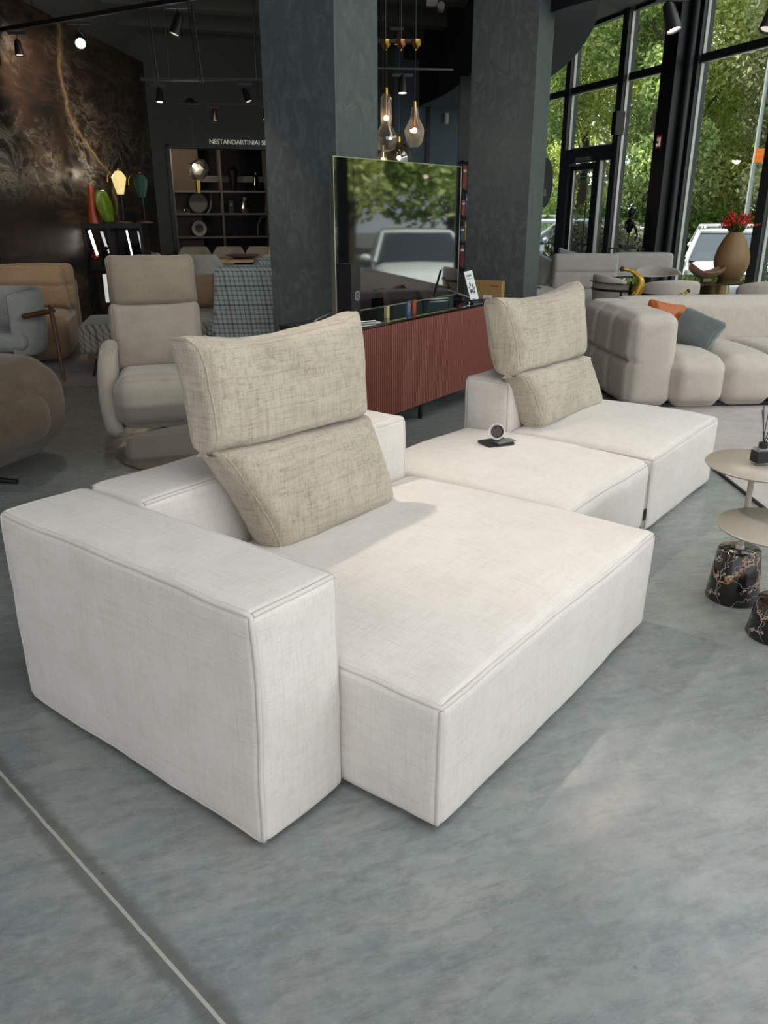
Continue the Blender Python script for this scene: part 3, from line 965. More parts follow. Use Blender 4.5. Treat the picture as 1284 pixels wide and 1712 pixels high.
def car(name, label, x, y, az, paint, suv=0.0):
    """front points to local +x"""
    t = thing(name, label, 'car', (x, y, GZ), az, None)
    L, W = 2.2, .90
    H = 1.46 + suv
    prof = [(-2.2, .45, .62), (-2.15, .35, .95), (-1.9, .28, 1.0 + suv), (-1.3, .24, 1.02 + suv), (-.2, .24, 1.0 + suv), (.75, .24, 1.0 + suv), (1.3, .26, .96 + suv * .8), (1.85, .28, .86 + suv * .6), (2.12, .34, .74), (2.2, .42, .62)]
    v, f = [], []
    m = 14
    for (px, z0, z1) in prof:
        wx = W * (1 - .16 * (abs(px) / 2.2) ** 5)
        for k in range(m):
            a = 2 * PI * k / m + PI / m
            ca, sa = math.cos(a), math.sin(a)
            yy = wx * math.copysign(abs(ca) ** .35, ca)
            zz = (z0 + z1) / 2 + (z1 - z0) / 2 * math.copysign(abs(sa) ** .45, sa)
            v.append((px, yy, zz))
    for i in range(len(prof) - 1):
        for k in range(m):
            f.append((i * m + k, i * m + (k + 1) % m, (i + 1) * m + (k + 1) % m, (i + 1) * m + k))
    f.append(tuple(range(m)))
    f.append(tuple((len(prof) - 1) * m + k for k in range(m)))
    MB().add(v, f).build('body', M[paint], t, angle=50)
    zb, zt = .96 + suv, H
    def cab(xs, ins, z):
        return [(xs[0], -W * ins, z), (xs[1], -W * ins, z), (xs[1], W * ins, z), (xs[0], W * ins, z)]
    lo, hi = cab((-1.75, 1.15), .93, zb), cab((-1.25, .28), .74, zt)
    MB().add(lo + hi, [(0, 1, 5, 4), (2, 3, 7, 6), (1, 2, 6, 5), (3, 0, 4, 7)]).build('windows', M['carglass'], t, smooth=False)
    roof = Soft(.80, W * .76, .035, .03, (0, 0, .03), (8, 8, 2))
    mb = MB()
    roof.into(mb, Matrix.Translation((-.48, 0, zt + .01)))
    for sy in (-1, 1):
        for (a, b) in (((1.17, .945), (.29, .75)), ((-1.77, .945), (-1.27, .75)), ((-.25, .95), (-.25, .76))):
            mb.tube([(a[0], sy * W * a[1], zb), (b[0], sy * W * b[1], zt)], .035, 6)
    mb.build('roof', M[paint], t, angle=50)
    for sx in (-1.35, 1.38):
        for sy in (-1, 1):
            MB().lathe([(0, -.11), (.24, -.11), (.33, -.09), (.33, .09), (.24, .11), (0, .11)], 24, mat=Matrix.Translation((sx, sy * .80, .33)) @ Matrix.Rotation(R(90), 4, 'X')).build('wheel', M['tyre'], t)
    for sy in (-1, 1):
        MB().sphere((.85, sy * 1.02, 1.02 + suv), .11, 10, 6, sc_=(.6, 1, .7)).build('mirror', M[paint], t)
        MB().sphere((2.02, sy * .62, .70), .16, 10, 6, sc_=(.7, 1, .5)).build('headlight', M['alu'], t)
    return t
car('car', 'white car facing the window beyond the tan vase', 7.0, 16.9, 250, 'carwhite')
car('car', 'silver car parked outside beyond the far left window panes', 4.6, 23.0, 200, 'carsilver', .12)
car('car', 'white car behind the silver one at the far left panes', 5.0, 27.5, 190, 'carwhite', .2)
car('car', 'white car partly hidden behind the black window post', 5.5, 19.6, 262, 'carwhite')
car('car', 'white estate car parked behind the nearer white car', 9.2, 22.5, 255, 'carwhite', .0)
car('car', 'green tinted grey car to the right behind the vase flowers', 11.4, 19.2, 258, 'carsilver', .1)
car('car', 'white car seen only in the television reflection', 9.9, 10.6, 200, 'carwhite')

def leaves_mesh(pts, size, nrm_jit=1.0):
    n = len(pts)
    rs = np.random.RandomState(int(abs(pts[:, 0].sum() * 1000)) % 100000)
    a = rs.normal(size=(n, 3)); a /= np.linalg.norm(a, axis=1)[:, None]
    b = rs.normal(size=(n, 3)); b -= (b * a).sum(1)[:, None] * a; b /= np.linalg.norm(b, axis=1)[:, None]
    s = size * rs.uniform(.6, 1.3, size=(n, 1))
    w = s * .5
    V = np.empty((n, 4, 3))
    V[:, 0] = pts - a * s; V[:, 1] = pts + b * w - a * s * .1; V[:, 2] = pts + a * s; V[:, 3] = pts - b * w - a * s * .1
    return V.reshape(-1, 3), np.arange(n * 4).reshape(n, 4)

def foliage(name, mat, parent, blobs, count, size, seed):
    rs = np.random.RandomState(seed)
    P = []
    tot = sum(b[3] ** 2 for b in blobs)
    for (x, y, z, r, zs) in blobs:
        k = int(count * r ** 2 / tot)
        d = rs.normal(size=(k, 3)); d /= np.linalg.norm(d, axis=1)[:, None]
        rr = r * rs.uniform(.55, 1.03, size=(k, 1))
        p = d * rr
        p[:, 2] *= zs
        P.append(p + np.array([x, y, z]))
    P = np.concatenate(P)
    V, F = leaves_mesh(P, size)
    me = bpy.data.meshes.new(name)
    me.vertices.add(len(V)); me.vertices.foreach_set('co', V.ravel())
    me.loops.add(F.size); me.loops.foreach_set('vertex_index', F.ravel().astype(np.int32))
    me.polygons.add(len(F)); me.polygons.foreach_set('loop_start', np.arange(0, F.size, 4, dtype=np.int32)); me.polygons.foreach_set('loop_total', np.full(len(F), 4, dtype=np.int32))
    me.update(calc_edges=True)
    me.materials.append(M[mat])
    o = bpy.data.objects.new(name, me)
    col.objects.link(o)
    o.parent = parent
    return o

def tree(label, x, y, h, rad, mat, seed, count=9000, leaf=.13, low=1.6, group='trees beyond the car park'):
    rs = random.Random(seed)
    t = thing('tree', label, 'tree', (x, y, GZ), 0, group)
    tm = MB()
    lean = (rs.uniform(-.4, .4), rs.uniform(-.3, .3))
    top = (lean[0], lean[1], h * .8)
    tm.tube([(0, 0, 0), (lean[0] * .2, lean[1] * .3, h * .3), (lean[0] * .7, lean[1] * .7, h * .55), top], [.2, .16, .11, .04], 8)
    blobs = []
    for i in range(16):
        a = rs.uniform(0, 2 * PI)
        zz = low + (h - low) * ((i + .5) / 16)
        rr = rad * (.35 + .65 * math.sin(PI * min(1, (zz - low) / (h - low) * .85 + .12)))
        q = (lean[0] + rr * .55 * math.cos(a), lean[1] + rr * .55 * math.sin(a), zz)
        blobs.append((q[0], q[1], q[2], rad * rs.uniform(.34, .52), .75))
        tm.tube([(lean[0] * zz / h, lean[1] * zz / h, max(1.2, zz - rad * .5)), q], [.05, .015], 5)
    tm.build('trunk', M['bark'], t, angle=60)
    foliage('crown', mat, t, blobs, count, leaf, seed)
    return t
TR = [
    (4.2, 30, 13, 3.2, 'leaf_a', 'leafy green tree beyond the far left window panes'),
    (7.6, 33, 14, 3.4, 'leaf_b', 'yellow green tree seen over the glazed door'),
    (10.6, 30, 13, 3.2, 'leaf_b', 'bright yellow green tree seen right of the glazed door'),
    (13.6, 31, 14, 3.6, 'leaf_a', 'tall green tree beyond the black window post'),
    (13.0, 25.5, 12, 3.0, 'leaf_c', 'olive leaved tree beyond the white cars'),
    (16.6, 26.5, 13, 3.3, 'leaf_c', 'olive brown tree rising behind the vase flowers'),
    (8.35, 27.2, 12, 2.4, 'leaf_a', 'green tree showing between the door bay and the black post'),
    (17.5, 21.5, 12, 3.1, 'leaf_a', 'green tree at the right edge behind the lamp post'),
]
for i, (x, y, h, r_, m_, lb) in enumerate(TR):
    tree(lb, x, y, h, r_, m_, 11 + i * 7, 34000, .085)
TR2 = [(2.0, 42, 15, 4.2, 'leaf_a'), (8.5, 44, 16, 4.4, 'leaf_c'), (15, 43, 16, 4.4, 'leaf_b'), (21.5, 40, 16, 4.4, 'leaf_a'), (25, 31, 15, 4.2, 'leaf_c'), (24, 23, 15, 4.0, 'leaf_a')]
for i, (x, y, h, r_, m_) in enumerate(TR2):
    tree('tall background tree glimpsed between the nearer crowns', x, y, h, r_, m_, 111 + i * 7, 12000, .22, .6)
for i, (x, y, h, r_, m_) in enumerate([(19, 12.5, 10, 3.0, 'leaf_b'), (17.5, 8.0, 10, 2.8, 'leaf_a'), (21, 17, 12, 3.2, 'leaf_a'), (24, 10, 12, 3.4, 'leaf_c')]):
    tree('tree beyond the car park reflected in the television', x, y, h, r_, m_, 211 + i * 7, 9000, .16, 2.2, 'trees reflected in the television')

def shrub(label, x, y, w, d, h, mat, seed, count, leaf=.07):
    t = thing('shrub', label, 'shrub', (x, y, GZ), 0)
    rs = random.Random(seed)
    blobs = [(rs.uniform(-w, w), rs.uniform(-d, d), h * rs.uniform(.35, .75), h * rs.uniform(.3, .45), 1.0) for _ in range(10)]
    foliage('leaves', mat, t, blobs, count, leaf, seed)
    st = MB()
    for k in range(6):
        a = rs.uniform(0, 2 * PI)
        st.tube([(0, 0, 0), (w * .6 * math.cos(a), d * .6 * math.sin(a), h * .7)], [.03, .01], 5)
    st.build('stem', M['bark'], t)
    return t
shrub('purple grey leaved shrub outside the glazed door', 4.25, 17.4, .8, .4, 1.55, 'leaf_p', 3, 7000)
shrub('purple grey leaved shrub outside beside the black bust', 5.15, 18.2, .7, .4, 1.5, 'leaf_p', 5, 6000)
shrub('dark shrub outside the window right of the tan vase', 6.45, 12.6, .35, .5, 1.35, 'leaf_p', 8, 7000, .06)
# clipped hedge at the back of the car park
t = thing('hedge', 'long dark green hedge along the back of the car park', 'hedge', (9, 25.5, GZ), 0)
hb = [(-8 + i * .9, 3.8 - i * .36 + .3 * math.sin(i), 1.0, .95, 1.0) for i in range(24)]
foliage('leaves', 'leaf_h', t, hb, 42000, .10, 77)
# lamp post with an orange sign
t = thing('street_lamp', 'slim grey lamp post in the car park with an orange plate', 'lamp post', (9.33, 22.0, GZ), 0)
MB().cyl(0, 0, 0, 5.6, .07, 12, r2=.045).build('pole', M['lamp_post'], t)
MB().tube([(0, 0, 5.6), (-.2, -.3, 5.9), (-.6, -.9, 6.0)], .035, 8).build('arm', M['lamp_post'], t)
MB().box(-.05, .28, -.09, -.06, 2.98, 3.3).build('orange_plate', plain('orange_plate', (236, 120, 30), .5), t, smooth=False)

# ------------------------------------------------------------------ television cabinet (local x along the front, y to the back)
CO = (-.252, 5.02, 0)
CAZ = 56.1
def cab_pt(x, y, z=0):
    a = R(CAZ)
    return (CO[0] + x * math.cos(a) - y * math.sin(a), CO[1] + x * math.sin(a) + y * math.cos(a), z)
t = thing('tv_cabinet', 'long low black cabinet with brick red fluted doors under the television', 'cabinet', CO, CAZ)
MB().box(0, 2.19, .022, .515, .15, .775).build('carcass', M['black'], t, smooth=False)
MB().box(-.004, 2.194, -.004, .519, .777, .79).build('glass_top', M['blackgloss'], t, smooth=False, bevel=.0015)
for k in range(4):
    x0 = k * .5475
    d = MB().box(x0 + .002, x0 + .5455, .008, .02, .15, .772)
    nr = 24
    for i in range(nr):
        c = x0 + .002 + .5435 * (i + .5) / nr
        d.add([(c - .0085, .009, .15), (c - .0055, .0, .15), (c + .0055, .0, .15), (c + .0085, .009, .15), (c - .0085, .009, .772), (c - .0055, .0, .772), (c + .0055, .0, .772), (c + .0085, .009, .772)],
              [(0, 1, 5, 4), (1, 2, 6, 5), (2, 3, 7, 6), (0, 3, 2, 1), (4, 5, 6, 7), (0, 4, 7, 3)])
    d.build('door', M['cabinet'], t, smooth=False)
for x, y in ((.2, .1), (1.1, .1), (2.0, .1), (.2, .42), (2.0, .42)):
    MB().cyl(x, y, 0, .15, .018, 12).build('leg', M['blackm'], t)

t = thing('television', 'large flat black television standing on the red cabinet reflecting trees', 'television', cab_pt(1.11, .27, .79), CAZ)
MB().box(-.818, .818, -.001, .016, .06, 1.01).build('screen', M['screen'], t, smooth=False)
MB().box(-.824, .824, .0, .03, .052, .062).box(-.824, .824, .0, .03, 1.008, 1.016).box(-.826, -.818, -.002, .03, .052, 1.016).box(.818, .826, -.002, .03, .052, 1.016).build('bezel', M['silver'], t, smooth=False)
MB().box(-.6, .6, .016, .05, .1, .7).build('back_housing', M['black'], t, smooth=False, bevel=.006)
for sg in (-1, 1):
    MB().tube([(sg * .70, .02, .11), (sg * .66, .01, .10), (sg * .92, -.10, .012), (sg * .66, -.20, .010)], .007, 8).build('foot', M['silver'], t)
    MB().tube([(sg * .70, .03, .11), (sg * .90, .12, .012), (sg * .70, .20, .010)], .007, 8).build('foot', M['silver'], t)

t = thing('tower_speaker', 'slim black upright speaker box with pale round emblems left of the television', 'speaker', cab_pt(.235, .13, .79), CAZ + 4)
MB().box(-.055, .055, -.06, .05, 0, .385).build('cabinet_box', M['black'], t, smooth=False, bevel=.003)
def emblem(cx_, cz_, r_):
    mb = MB()
    Mx = Matrix.Translation((cx_, -.0615, cz_)) @ Matrix.Rotation(R(90), 4, 'X')
    for k in range(10):
        a = 2 * PI * k / 10
        mb.lathe([(0, 0), (r_ * .26, 0), (r_ * .2, .001), (0, .001)], 10, mat=Mx, c=(r_ * .7 * math.cos(a), r_ * .7 * math.sin(a)))
    mb.lathe([(r_ * .12, 0), (r_ * .3, 0), (r_ * .3, .001), (r_ * .12, .001)], 16, mat=Mx, caps=False)
    return mb
emblem(.012, .19, .036).build('round_emblem', M['stone_grey'], t, smooth=False)
emblem(.012, .062, .022).build('round_emblem', M['stone_grey'], t, smooth=False)
tag(MB().box(-.07, .07, -.03, .03, 0, .004).build('info_card', M['paper'], smooth=False, loc=cab_pt(.43, .10, .79), rot=(0, 0, R(CAZ - 30))), 'small white card lying flat in front of the television', 'card')
t = thing('candle', 'small cream block candle standing on the black cabinet top', 'candle', cab_pt(.68, .13, .79), CAZ)
MB().box(-.014, .014, -.014, .014, 0, .085).build('wax', plain('cream_wax', (190, 180, 130), .5), t, smooth=False, bevel=.003)
MB().cyl(0, 0, .085, .093, .0015, 6).build('wick', M['black'], t)
for dx, c, lb in ((0, (150, 70, 40), 'orange spined booklet standing under the television screen'), (-.075, (70, 96, 150), 'blue and red patterned booklet standing under the television screen')):
    t = thing('booklet', lb, 'booklet', cab_pt(1.02 + dx, .12, .79), CAZ + 12)
    MB().box(-.030, .030, -.005, .005, 0, .095).build('cover', plain('booklet_cover', c, .4), t, smooth=False)
    q = MB()
    for i, cc in enumerate(((.0, .02), (.02, .05), (-.02, .06))):
        q.box(cc[0] - .008, cc[0] + .006, -.007, -.005, cc[1], cc[1] + .025)
    q.build('printed_blocks', plain('booklet_blocks', (200, 150, 50) if dx else (190, 100, 60), .4), t, smooth=False)

t = thing('leaflet_stand', 'small clear stand holding a white printed leaflet right of the television', 'leaflet stand', cab_pt(1.87, .075, .79), CAZ - 20)
Ml = Matrix.Translation((0, 0, .02)) @ Matrix.Rotation(R(-16), 4, 'X') @ Matrix.Rotation(R(-7), 4, 'Y')
MB().box(-.05, .05, -.04, .04, 0, .012).box(-.05, .05, -.012, .012, .012, .03).build('stand_base', M['blackgloss'], t, smooth=False)
pl = MB().box(-.045, .045, -.002, .002, 0, .235, mat=Ml).build('leaflet', M['paper'], t, smooth=False)
q = MB()
for i, (a, b, z) in enumerate(((-.028, .026, .19), (-.03, .03, .172), (-.02, .01, .012))):
    for k in range(6):
        q.box(a + (b - a) * k / 6, a + (b - a) * (k + .6) / 6, -.003, -.002, z, z + (.016 if i == 0 else .006), mat=Ml)
q.build('printed_text', M['ink'], pl, smooth=False)
q = MB()
rr = random.Random(5)
for k in range(16):
    a, z = rr.uniform(-.032, .022), rr.uniform(.05, .12)
    q.box(a, a + rr.uniform(.006, .014), -.003, -.002, z, z + rr.uniform(.008, .03), mat=Ml)
q.build('printed_picture', M['ink'], pl, smooth=False)

t = thing('cardboard_box', 'upright brown cardboard carton with a white label against the right column', 'box', (1.02, 8.02, 0), -24)
MB().box(-.17, .14, -.06, .04, 0, .85).build('carton', M['card'], t, smooth=False, bevel=.003)
MB().box(-.04, .05, -.063, -.06, .62, .72).build('white_label', M['paper'], t, smooth=False)
q = MB()
for k in range(5):
    q.box(-.022 + k * .009, -.015 + k * .009, -.065, -.063, .685, .695)
    q.box(-.015 + k * .007, -.010 + k * .007, -.065, -.063, .652, .657)
q.build('label_print', M['redink'], t, smooth=False)
q = MB()
for k in range(5):
    q.box(.03 + k * .016, .042 + k * .016, -.0625, -.06, .80, .808)
    q.box(-.155 + k * .009, -.148 + k * .009, -.0625, -.06, .80, .808)
q.build('carton_print', M['wood'], t, smooth=False)

# ------------------------------------------------------------------ recliner
t = thing('recliner_chair', 'tall greige recliner armchair with padded head cushion and round side wings', 'armchair', (-1.40, 5.02, 0), 16)
soft_part('seat', M['recliner'], t, (0, -.10, .375), (.275, .36, .165), .09, (.01, .02, .02), (14, 16, 8), lambda o, p: (o[0], o[1] + .10 * max(0, (.0 - p[2] / .15)) * (1 if p[1] < 0 else 0), o[2] + .03 * (1 - p[1] / .36)), .004, 3, 4, pipe=[('edge', 0, -1, 1)], pr=.004)
soft_part('backrest', M['recliner'], t, (0, .30, .72), (.285, .075, .225), .06, (.0, .04, .01), (14, 5, 12), None, .004, 5, 4, M4=Matrix.Rotation(R(-10), 4, 'X'), pipe=[('ring', 1, -1, 20)], pr=.004)
soft_part('head_cushion', M['recliner_head'], t, (0, .33, 1.065), (.275, .075, .165), .055, (.0, .04, .0), (14, 5, 10), cushion_post(.275, .165, .02, .05), .009, 8, 7, M4=Matrix.Rotation(R(-3), 4, 'X'), pipe=[('ring', 1, -1, 20)], pr=.004)
for sg in (-1, 1):
    def wing(o, p, sg=sg):
        c = p[2] / .27
        w = math.sqrt(max(0, 1 - (abs((c + .05)) ** 2.6) * .95))
        return (o[0] + sg * (.025 * (1 - c * c)) - sg * .02, o[1] * (.45 + .55 * w) + .05 * c, o[2])
    soft_part('side_wing', M['recliner'], t, (sg * .31, -.04, .475), (.045, .30, .26), .044, (.015, 0, 0), (3, 14, 14), wing, .003, 6 + sg, 4)
MB().lathe([(0, 0), (.29, 0), (.30, .008), (.28, .018), (.06, .024), (.035, .04), (.035, .24), (0, .24)], 40).build('swivel_base', M['blackm'], t)
q = MB().box(-.29, -.268, .22, .23, .95, 1.12)
q.build('paper_tag', M['paper'], t, smooth=False)

# glossy round table between the recliner and the sofa
t = thing('coffee_table', 'low round table with glossy bronze glass top in front of the recliner', 'table', (-.84, 3.78, 0), 0)
MB().lathe([(0, .405), (.447, .405), (.455, .410), (.45, .42), (0, .42)], 64).build('table_top', M['smoke_top'], t, angle=60)
for k in range(4):
    a = PI / 4 + k * PI / 2
    MB().tube([(.30 * math.cos(a), .30 * math.sin(a), .405), (.34 * math.cos(a), .34 * math.sin(a), 0)], .012, 8).build('leg', M['blackm'], t)

# brown tub chair at the left edge
t = thing('tub_chair', 'rounded brown boucle swivel tub chair cut by the left edge of the picture', 'armchair', (-2.47, 4.42, 0), -20)
def tubshell(o, p):
    c = p[2] / .33
    k = 1 - .16 * max(0, -c) ** 1.5 - .05 * max(0, c) ** 2
    return (o[0] * k, o[1] * k, o[2])
soft_part('shell', M['tub'], t, (0, .06, .42), (.50, .44, .30), .20, (.03, .03, .0), (12, 12, 8), tubshell, .004, 4, 3)
soft_part('seat_cushion', M['tub'], t, (.06, -.14, .40), (.50, .40, .17), .13, (.03, .03, .03), (12, 12, 6), tubshell, .004, 9, 3)
MB().lathe([(0, .02), (.03, .02), (.03, .16), (0, .16)], 16).build('swivel_stem', M['blackm'], t)
for k in range(4):
    a = R(20) + k * PI / 2
    MB().tube([(0, 0, .05), (.34 * math.cos(a), .34 * math.sin(a), .015)], [.022, .014], 8).build('leg', M['blackm'], t)

# pale armchair with dark wooden arm at the left edge
t = thing('wood_arm_chair', 'pale grey curved armchair with dark wooden arm and leg at the left edge', 'armchair', (-3.62, 7.55, 0.012), 15)
def arc_shell(r, z0, z1, a0, a1, th=.05, n=22, flare=.0, taper=None, m=8):
    """upholstered curved back: an arc of a cylinder with rounded rims"""
    v, f = [], []
    ring = 14
    for i in range(n + 1):
        u = i / n
        a = a0 + (a1 - a0) * u
        top = z1 if taper is None else z0 + (z1 - z0) * taper(u)
        cz, hz = (z0 + top) / 2, (top - z0) / 2
        e = min(1, math.sin(PI * min(max(u, .0), 1)) * 4 + .25)
        for k in range(ring):
            b = 2 * PI * k / ring
            cb, sb = math.cos(b), math.sin(b)
            rr = r + th * .5 * math.copysign(abs(cb) ** .6, cb) * e + flare * (sb * .5 + .5)
            zz = cz + hz * math.copysign(abs(sb) ** .45, sb) * (.9 + .1 * e)
            v.append((rr * math.cos(a), rr * math.sin(a), zz))
    for i in range(n):
        for k in range(ring):
            f.append((i * ring + k, i * ring + (k + 1) % ring, (i + 1) * ring + (k + 1) % ring, (i + 1) * ring + k))
    f.append(tuple(range(ring)))
    f.append(tuple(n * ring + k for k in range(ring)))
    return MB().add(v, f)
arc_shell(.40, .22, .80, R(-60), R(200), .10, 26, .03).build('back_shell', M['pale_shell'], t, angle=80)
soft_part('seat', M['pale_shell'], t, (0, -.05, .36), (.33, .33, .08), .07, (0, 0, .02), (8, 8, 4))
MB().tube([(.34, -.45, .60), (.56, -.20, .615), (.50, .1, .62)], [.022, .024, .018], 10).tube([(.55, -.22, .61), (.60, -.40, .0)], [.022, .014], 10).build('wooden_arm', M['wood'], t)
MB().tube([(-.35, -.3, .28), (-.42, -.38, 0)], [.02, .014], 10).build('leg', M['wood'], t)
MB().tube([(.1, .35, .25), (.12, .42, 0)], [.02, .014], 10).build('leg', M['wood'], t)

# tan sofa
t = thing('tan_sofa', 'long tan suede sofa with two tier back cushions along the marble wall', 'sofa', (-3.2, 8.32, 0.012), 14)
for k in range(2):
    x1 = -.02 - k * .86
    soft_part('seat', M['tan'], t, (x1 - .425, .42, .26), (.424, .52, .21), .08, (0, .02, .035), (12, 14, 7), None, .006, 20 + k, 4)
for k in range(2):
    x1 = .0 - k * .86
    def bp_(o, p):
        c = p[2] / .20
        g = math.exp(-(c - .05) ** 2 / .012)
        return (o[0], o[1] + (.03 * g if p[1] < 0 else 0), o[2])
    soft_part('back_cushion', M['tan'], t, (x1 - .425, .86, .69), (.424, .10, .235), .06, (0, .04, .01), (12, 5, 16), bp_, .005, 30 + k, 4, M4=Matrix.Rotation(R(-8), 4, 'X'))
soft_part('backrest', M['tan'], t, (-.87, 1.05, .42), (.87, .10, .36), .08, (0, 0, .01), (20, 4, 10))
q = thing('loose_cushion', 'tan two tier cushion leaning in the middle of the tan sofa', 'cushion', (-3.80, 8.80, .49), 14)
def bp2(o, p):
    c = p[2] / .21
    g = math.exp(-(c - .02) ** 2 / .010)
    return (o[0] * (1.0 - .08 * c), o[1] + (.035 * g if p[1] < 0 else 0), o[2])
soft_part('pad', M['tan'], q, (0, .0, .21), (.40, .085, .23), .05, (0, .04, .0), (14, 5, 18), bp2, .005, 41, 4, M4=Matrix.Rotation(R(-22), 4, 'X'))

# plaid bench and plaid high-back chair
t = thing('plaid_bench', 'plaid upholstered bench on a wooden frame behind the recliner', 'bench', (-2.35, 7.75, .012), 12)
soft_part('seat', M['plaid_bench'], t, (.10, .25, .345), (.62, .42, .135), .05, (0, 0, .02), (12, 10, 6))
MB().box(-.46, .68, -.13, .63, .165, .205).build('wooden_frame', M['wood'], t, smooth=False, bevel=.006)
for x, y in ((-.38, -.06), (.6, -.06), (-.38, .56), (.6, .56)):
    MB().tube([(x, y, .17), (x - .05 * (1 if x < 0 else -1), y - .05 * (1 if y < 0 else -1), 0)], [.02, .011], 8).build('leg', M['blackm'], t)

t = thing('plaid_armchair', 'blue grey plaid high back armchair beside the left column', 'armchair', (-1.07, 7.08, 0), 4)
def wingp(o, p):
    c = (p[2] / .46 + 1) / 2
    return (o[0] * (1.12 - .22 * c), o[1] - .10 * (1 - c), o[2])
soft_part('backrest', M['plaid'], t, (0, .05, .58), (.40, .10, .46), .05, (0, .02, .01), (14, 5, 18), wingp, .004, 50, 4)
soft_part('seat', M['plaid'], t, (0, .40, .36), (.36, .34, .12), .05, (0, 0, .03), (12, 10, 6))
for sg in (-1, 1):
    soft_part('armrest', M['plaid'], t, (sg * .40, .35, .42), (.06, .34, .18), .045, (0, 0, .01), (3, 10, 8))
for x, y in ((-.3, .05), (.3, .05), (-.3, .65), (.3, .65)):
    MB().tube([(x, y, .26), (x * 1.1, y, 0)], [.018, .012], 8).build('leg', M['blackm'], t)
t = thing('plaid_armchair', 'second plaid armchair, only its top corner showing behind the first', 'armchair', (-.98, 8.45, 0.012), 12)
soft_part('backrest', M['plaid'], t, (0, .05, .58), (.36, .10, .44), .05, (0, .02, .01), (12, 5, 14), wingp, .004, 52, 4)
soft_part('seat', M['plaid'], t, (0, .40, .36), (.34, .34, .12), .05, (0, 0, .03), (10, 10, 6))
for x, y in ((-.3, .05), (.3, .05), (-.3, .65), (.3, .65)):
    MB().tube([(x, y, .26), (x * 1.1, y, 0)], [.018, .012], 8).build('leg', M['blackm'], t)
# small green plant by the cabinet's left end
t = thing('potted_plant', 'small green leafy plant by the left end of the red cabinet', 'plant', (-.93, 5.85, 0), 0)
MB().lathe([(0, 0), (.08, 0), (.11, .2), (.10, .2), (0, .19)], 24).build('pot', M['blackm'], t)
foliage('leaves', 'leaf_h', t, [(0, 0, .42, .13, 1.3)], 260, .05, 5)
MB().tube([(0, 0, .19), (.01, 0, .5)], .006, 5).build('stem', M['bark'], t)

# ------------------------------------------------------------------ right side: tufted sofa
MB().box(2.018, 2.032, 1.6, 7.0, 0, .014).build('dark_binding', M['black'], bpy.data.objects['rug'], smooth=False)
t = thing('tufted_sofa', 'large pale beige tufted curved sofa on the pale rug', 'sofa', (2.12, 6.25, .012), 4)
# left arm: two pads wide, two high, around a tall rounded block
def tuft(hx, hz, nx, nz, d, ax='y'):
    def f(o, p):
        a = (p[0] / hx + 1) / 2 * nx
        c = (p[2] / hz + 1) / 2 * nz
        ga = math.exp(-((a - round(a)) / .09) ** 2) if 0 < round(a) < nx else 0
        gc = math.exp(-((c - round(c)) / .09) ** 2) if 0 < round(c) < nz else 0
        s = -1 if p[1] > 0 else 1
        return (o[0], o[1] + s * d * max(ga, gc), o[2])
    return f
def arm_post(o, p):
    # grooves on the left face across and along, crossing at the middle
    b = (p[1] / .60 + 1) / 2 * 3
    c = (p[2] / .36 + 1) / 2 * 2
    gb = math.exp(-((b - round(b)) / .07) ** 2) if 0 < round(b) < 3 else 0
    gc = math.exp(-((c - 1) / .06) ** 2)
    if abs(p[0]) > .1 and p[0] < 0:
        return (o[0] + .045 * max(gb, gc * (1 if p[1] > -.55 else .5)), o[1], o[2] + 0)
    return (o[0], o[1], o[2] - (.03 * gb if p[2] > .25 else 0))
soft_part('armrest', M['boucle'], t, (-.03, .60, .37), (.19, .60, .36), .085, (.035, .02, .015), (10, 40, 24), arm_post, .003, 60, 4)
for k in range(6):
    x = .36 + k * .42
    soft_part('seat_lobe', M['boucle'], t, (x, .44 + .03 * k, .205), (.222, .48, .195), .11, (.01, .04, .035), (8, 16, 8), None, .003, 70 + k, 4)
def backp(o, p):
    return (o[0], o[1] + .10 * ((p[0] + .0) / 1.4) ** 2, o[2])
soft_part('backrest', M['boucle'], t, (1.30, 1.08, .40), (1.30, .14, .355), .10, (0, .02, .01), (30, 4, 12), None, .003, 80, 3)
MB().box(.0, 2.6, .05, 1.1, .0, .03).build('plinth', M['black'], t, smooth=False)

q = thing('orange_cushion', 'rust orange leather cushion peeking above the tufted sofa armrest', 'cushion', (2.42, 7.0, .45), 20)
soft_part('cushion_body', M['orange'], q, (0, 0, .155), (.19, .06, .16), .04, (0, .05, 0), (10, 4, 10), cushion_post(.19, .16, .10, .14), .006, 5, 8, M4=Matrix.Rotation(R(-20), 4, 'X') @ Matrix.Rotation(R(12), 4, 'Y'), pipe=[('ring', 1, -1, 12)], pr=.003)
q = thing('grey_cushion', 'slate grey velvet cushion leaning inside the tufted sofa armrest', 'cushion', (2.60, 6.78, .40), -30)
soft_part('cushion_body', M['slate_cushion'], q, (0, 0, .14), (.19, .06, .17), .04, (0, .05, 0), (10, 4, 10), cushion_post(.19, .17, .10, .12), .006, 6, 8, M4=Matrix.Rotation(R(-32), 4, 'X') @ Matrix.Rotation(R(22), 4, 'Y'), pipe=[('ring', 1, -1, 12)], pr=.003)

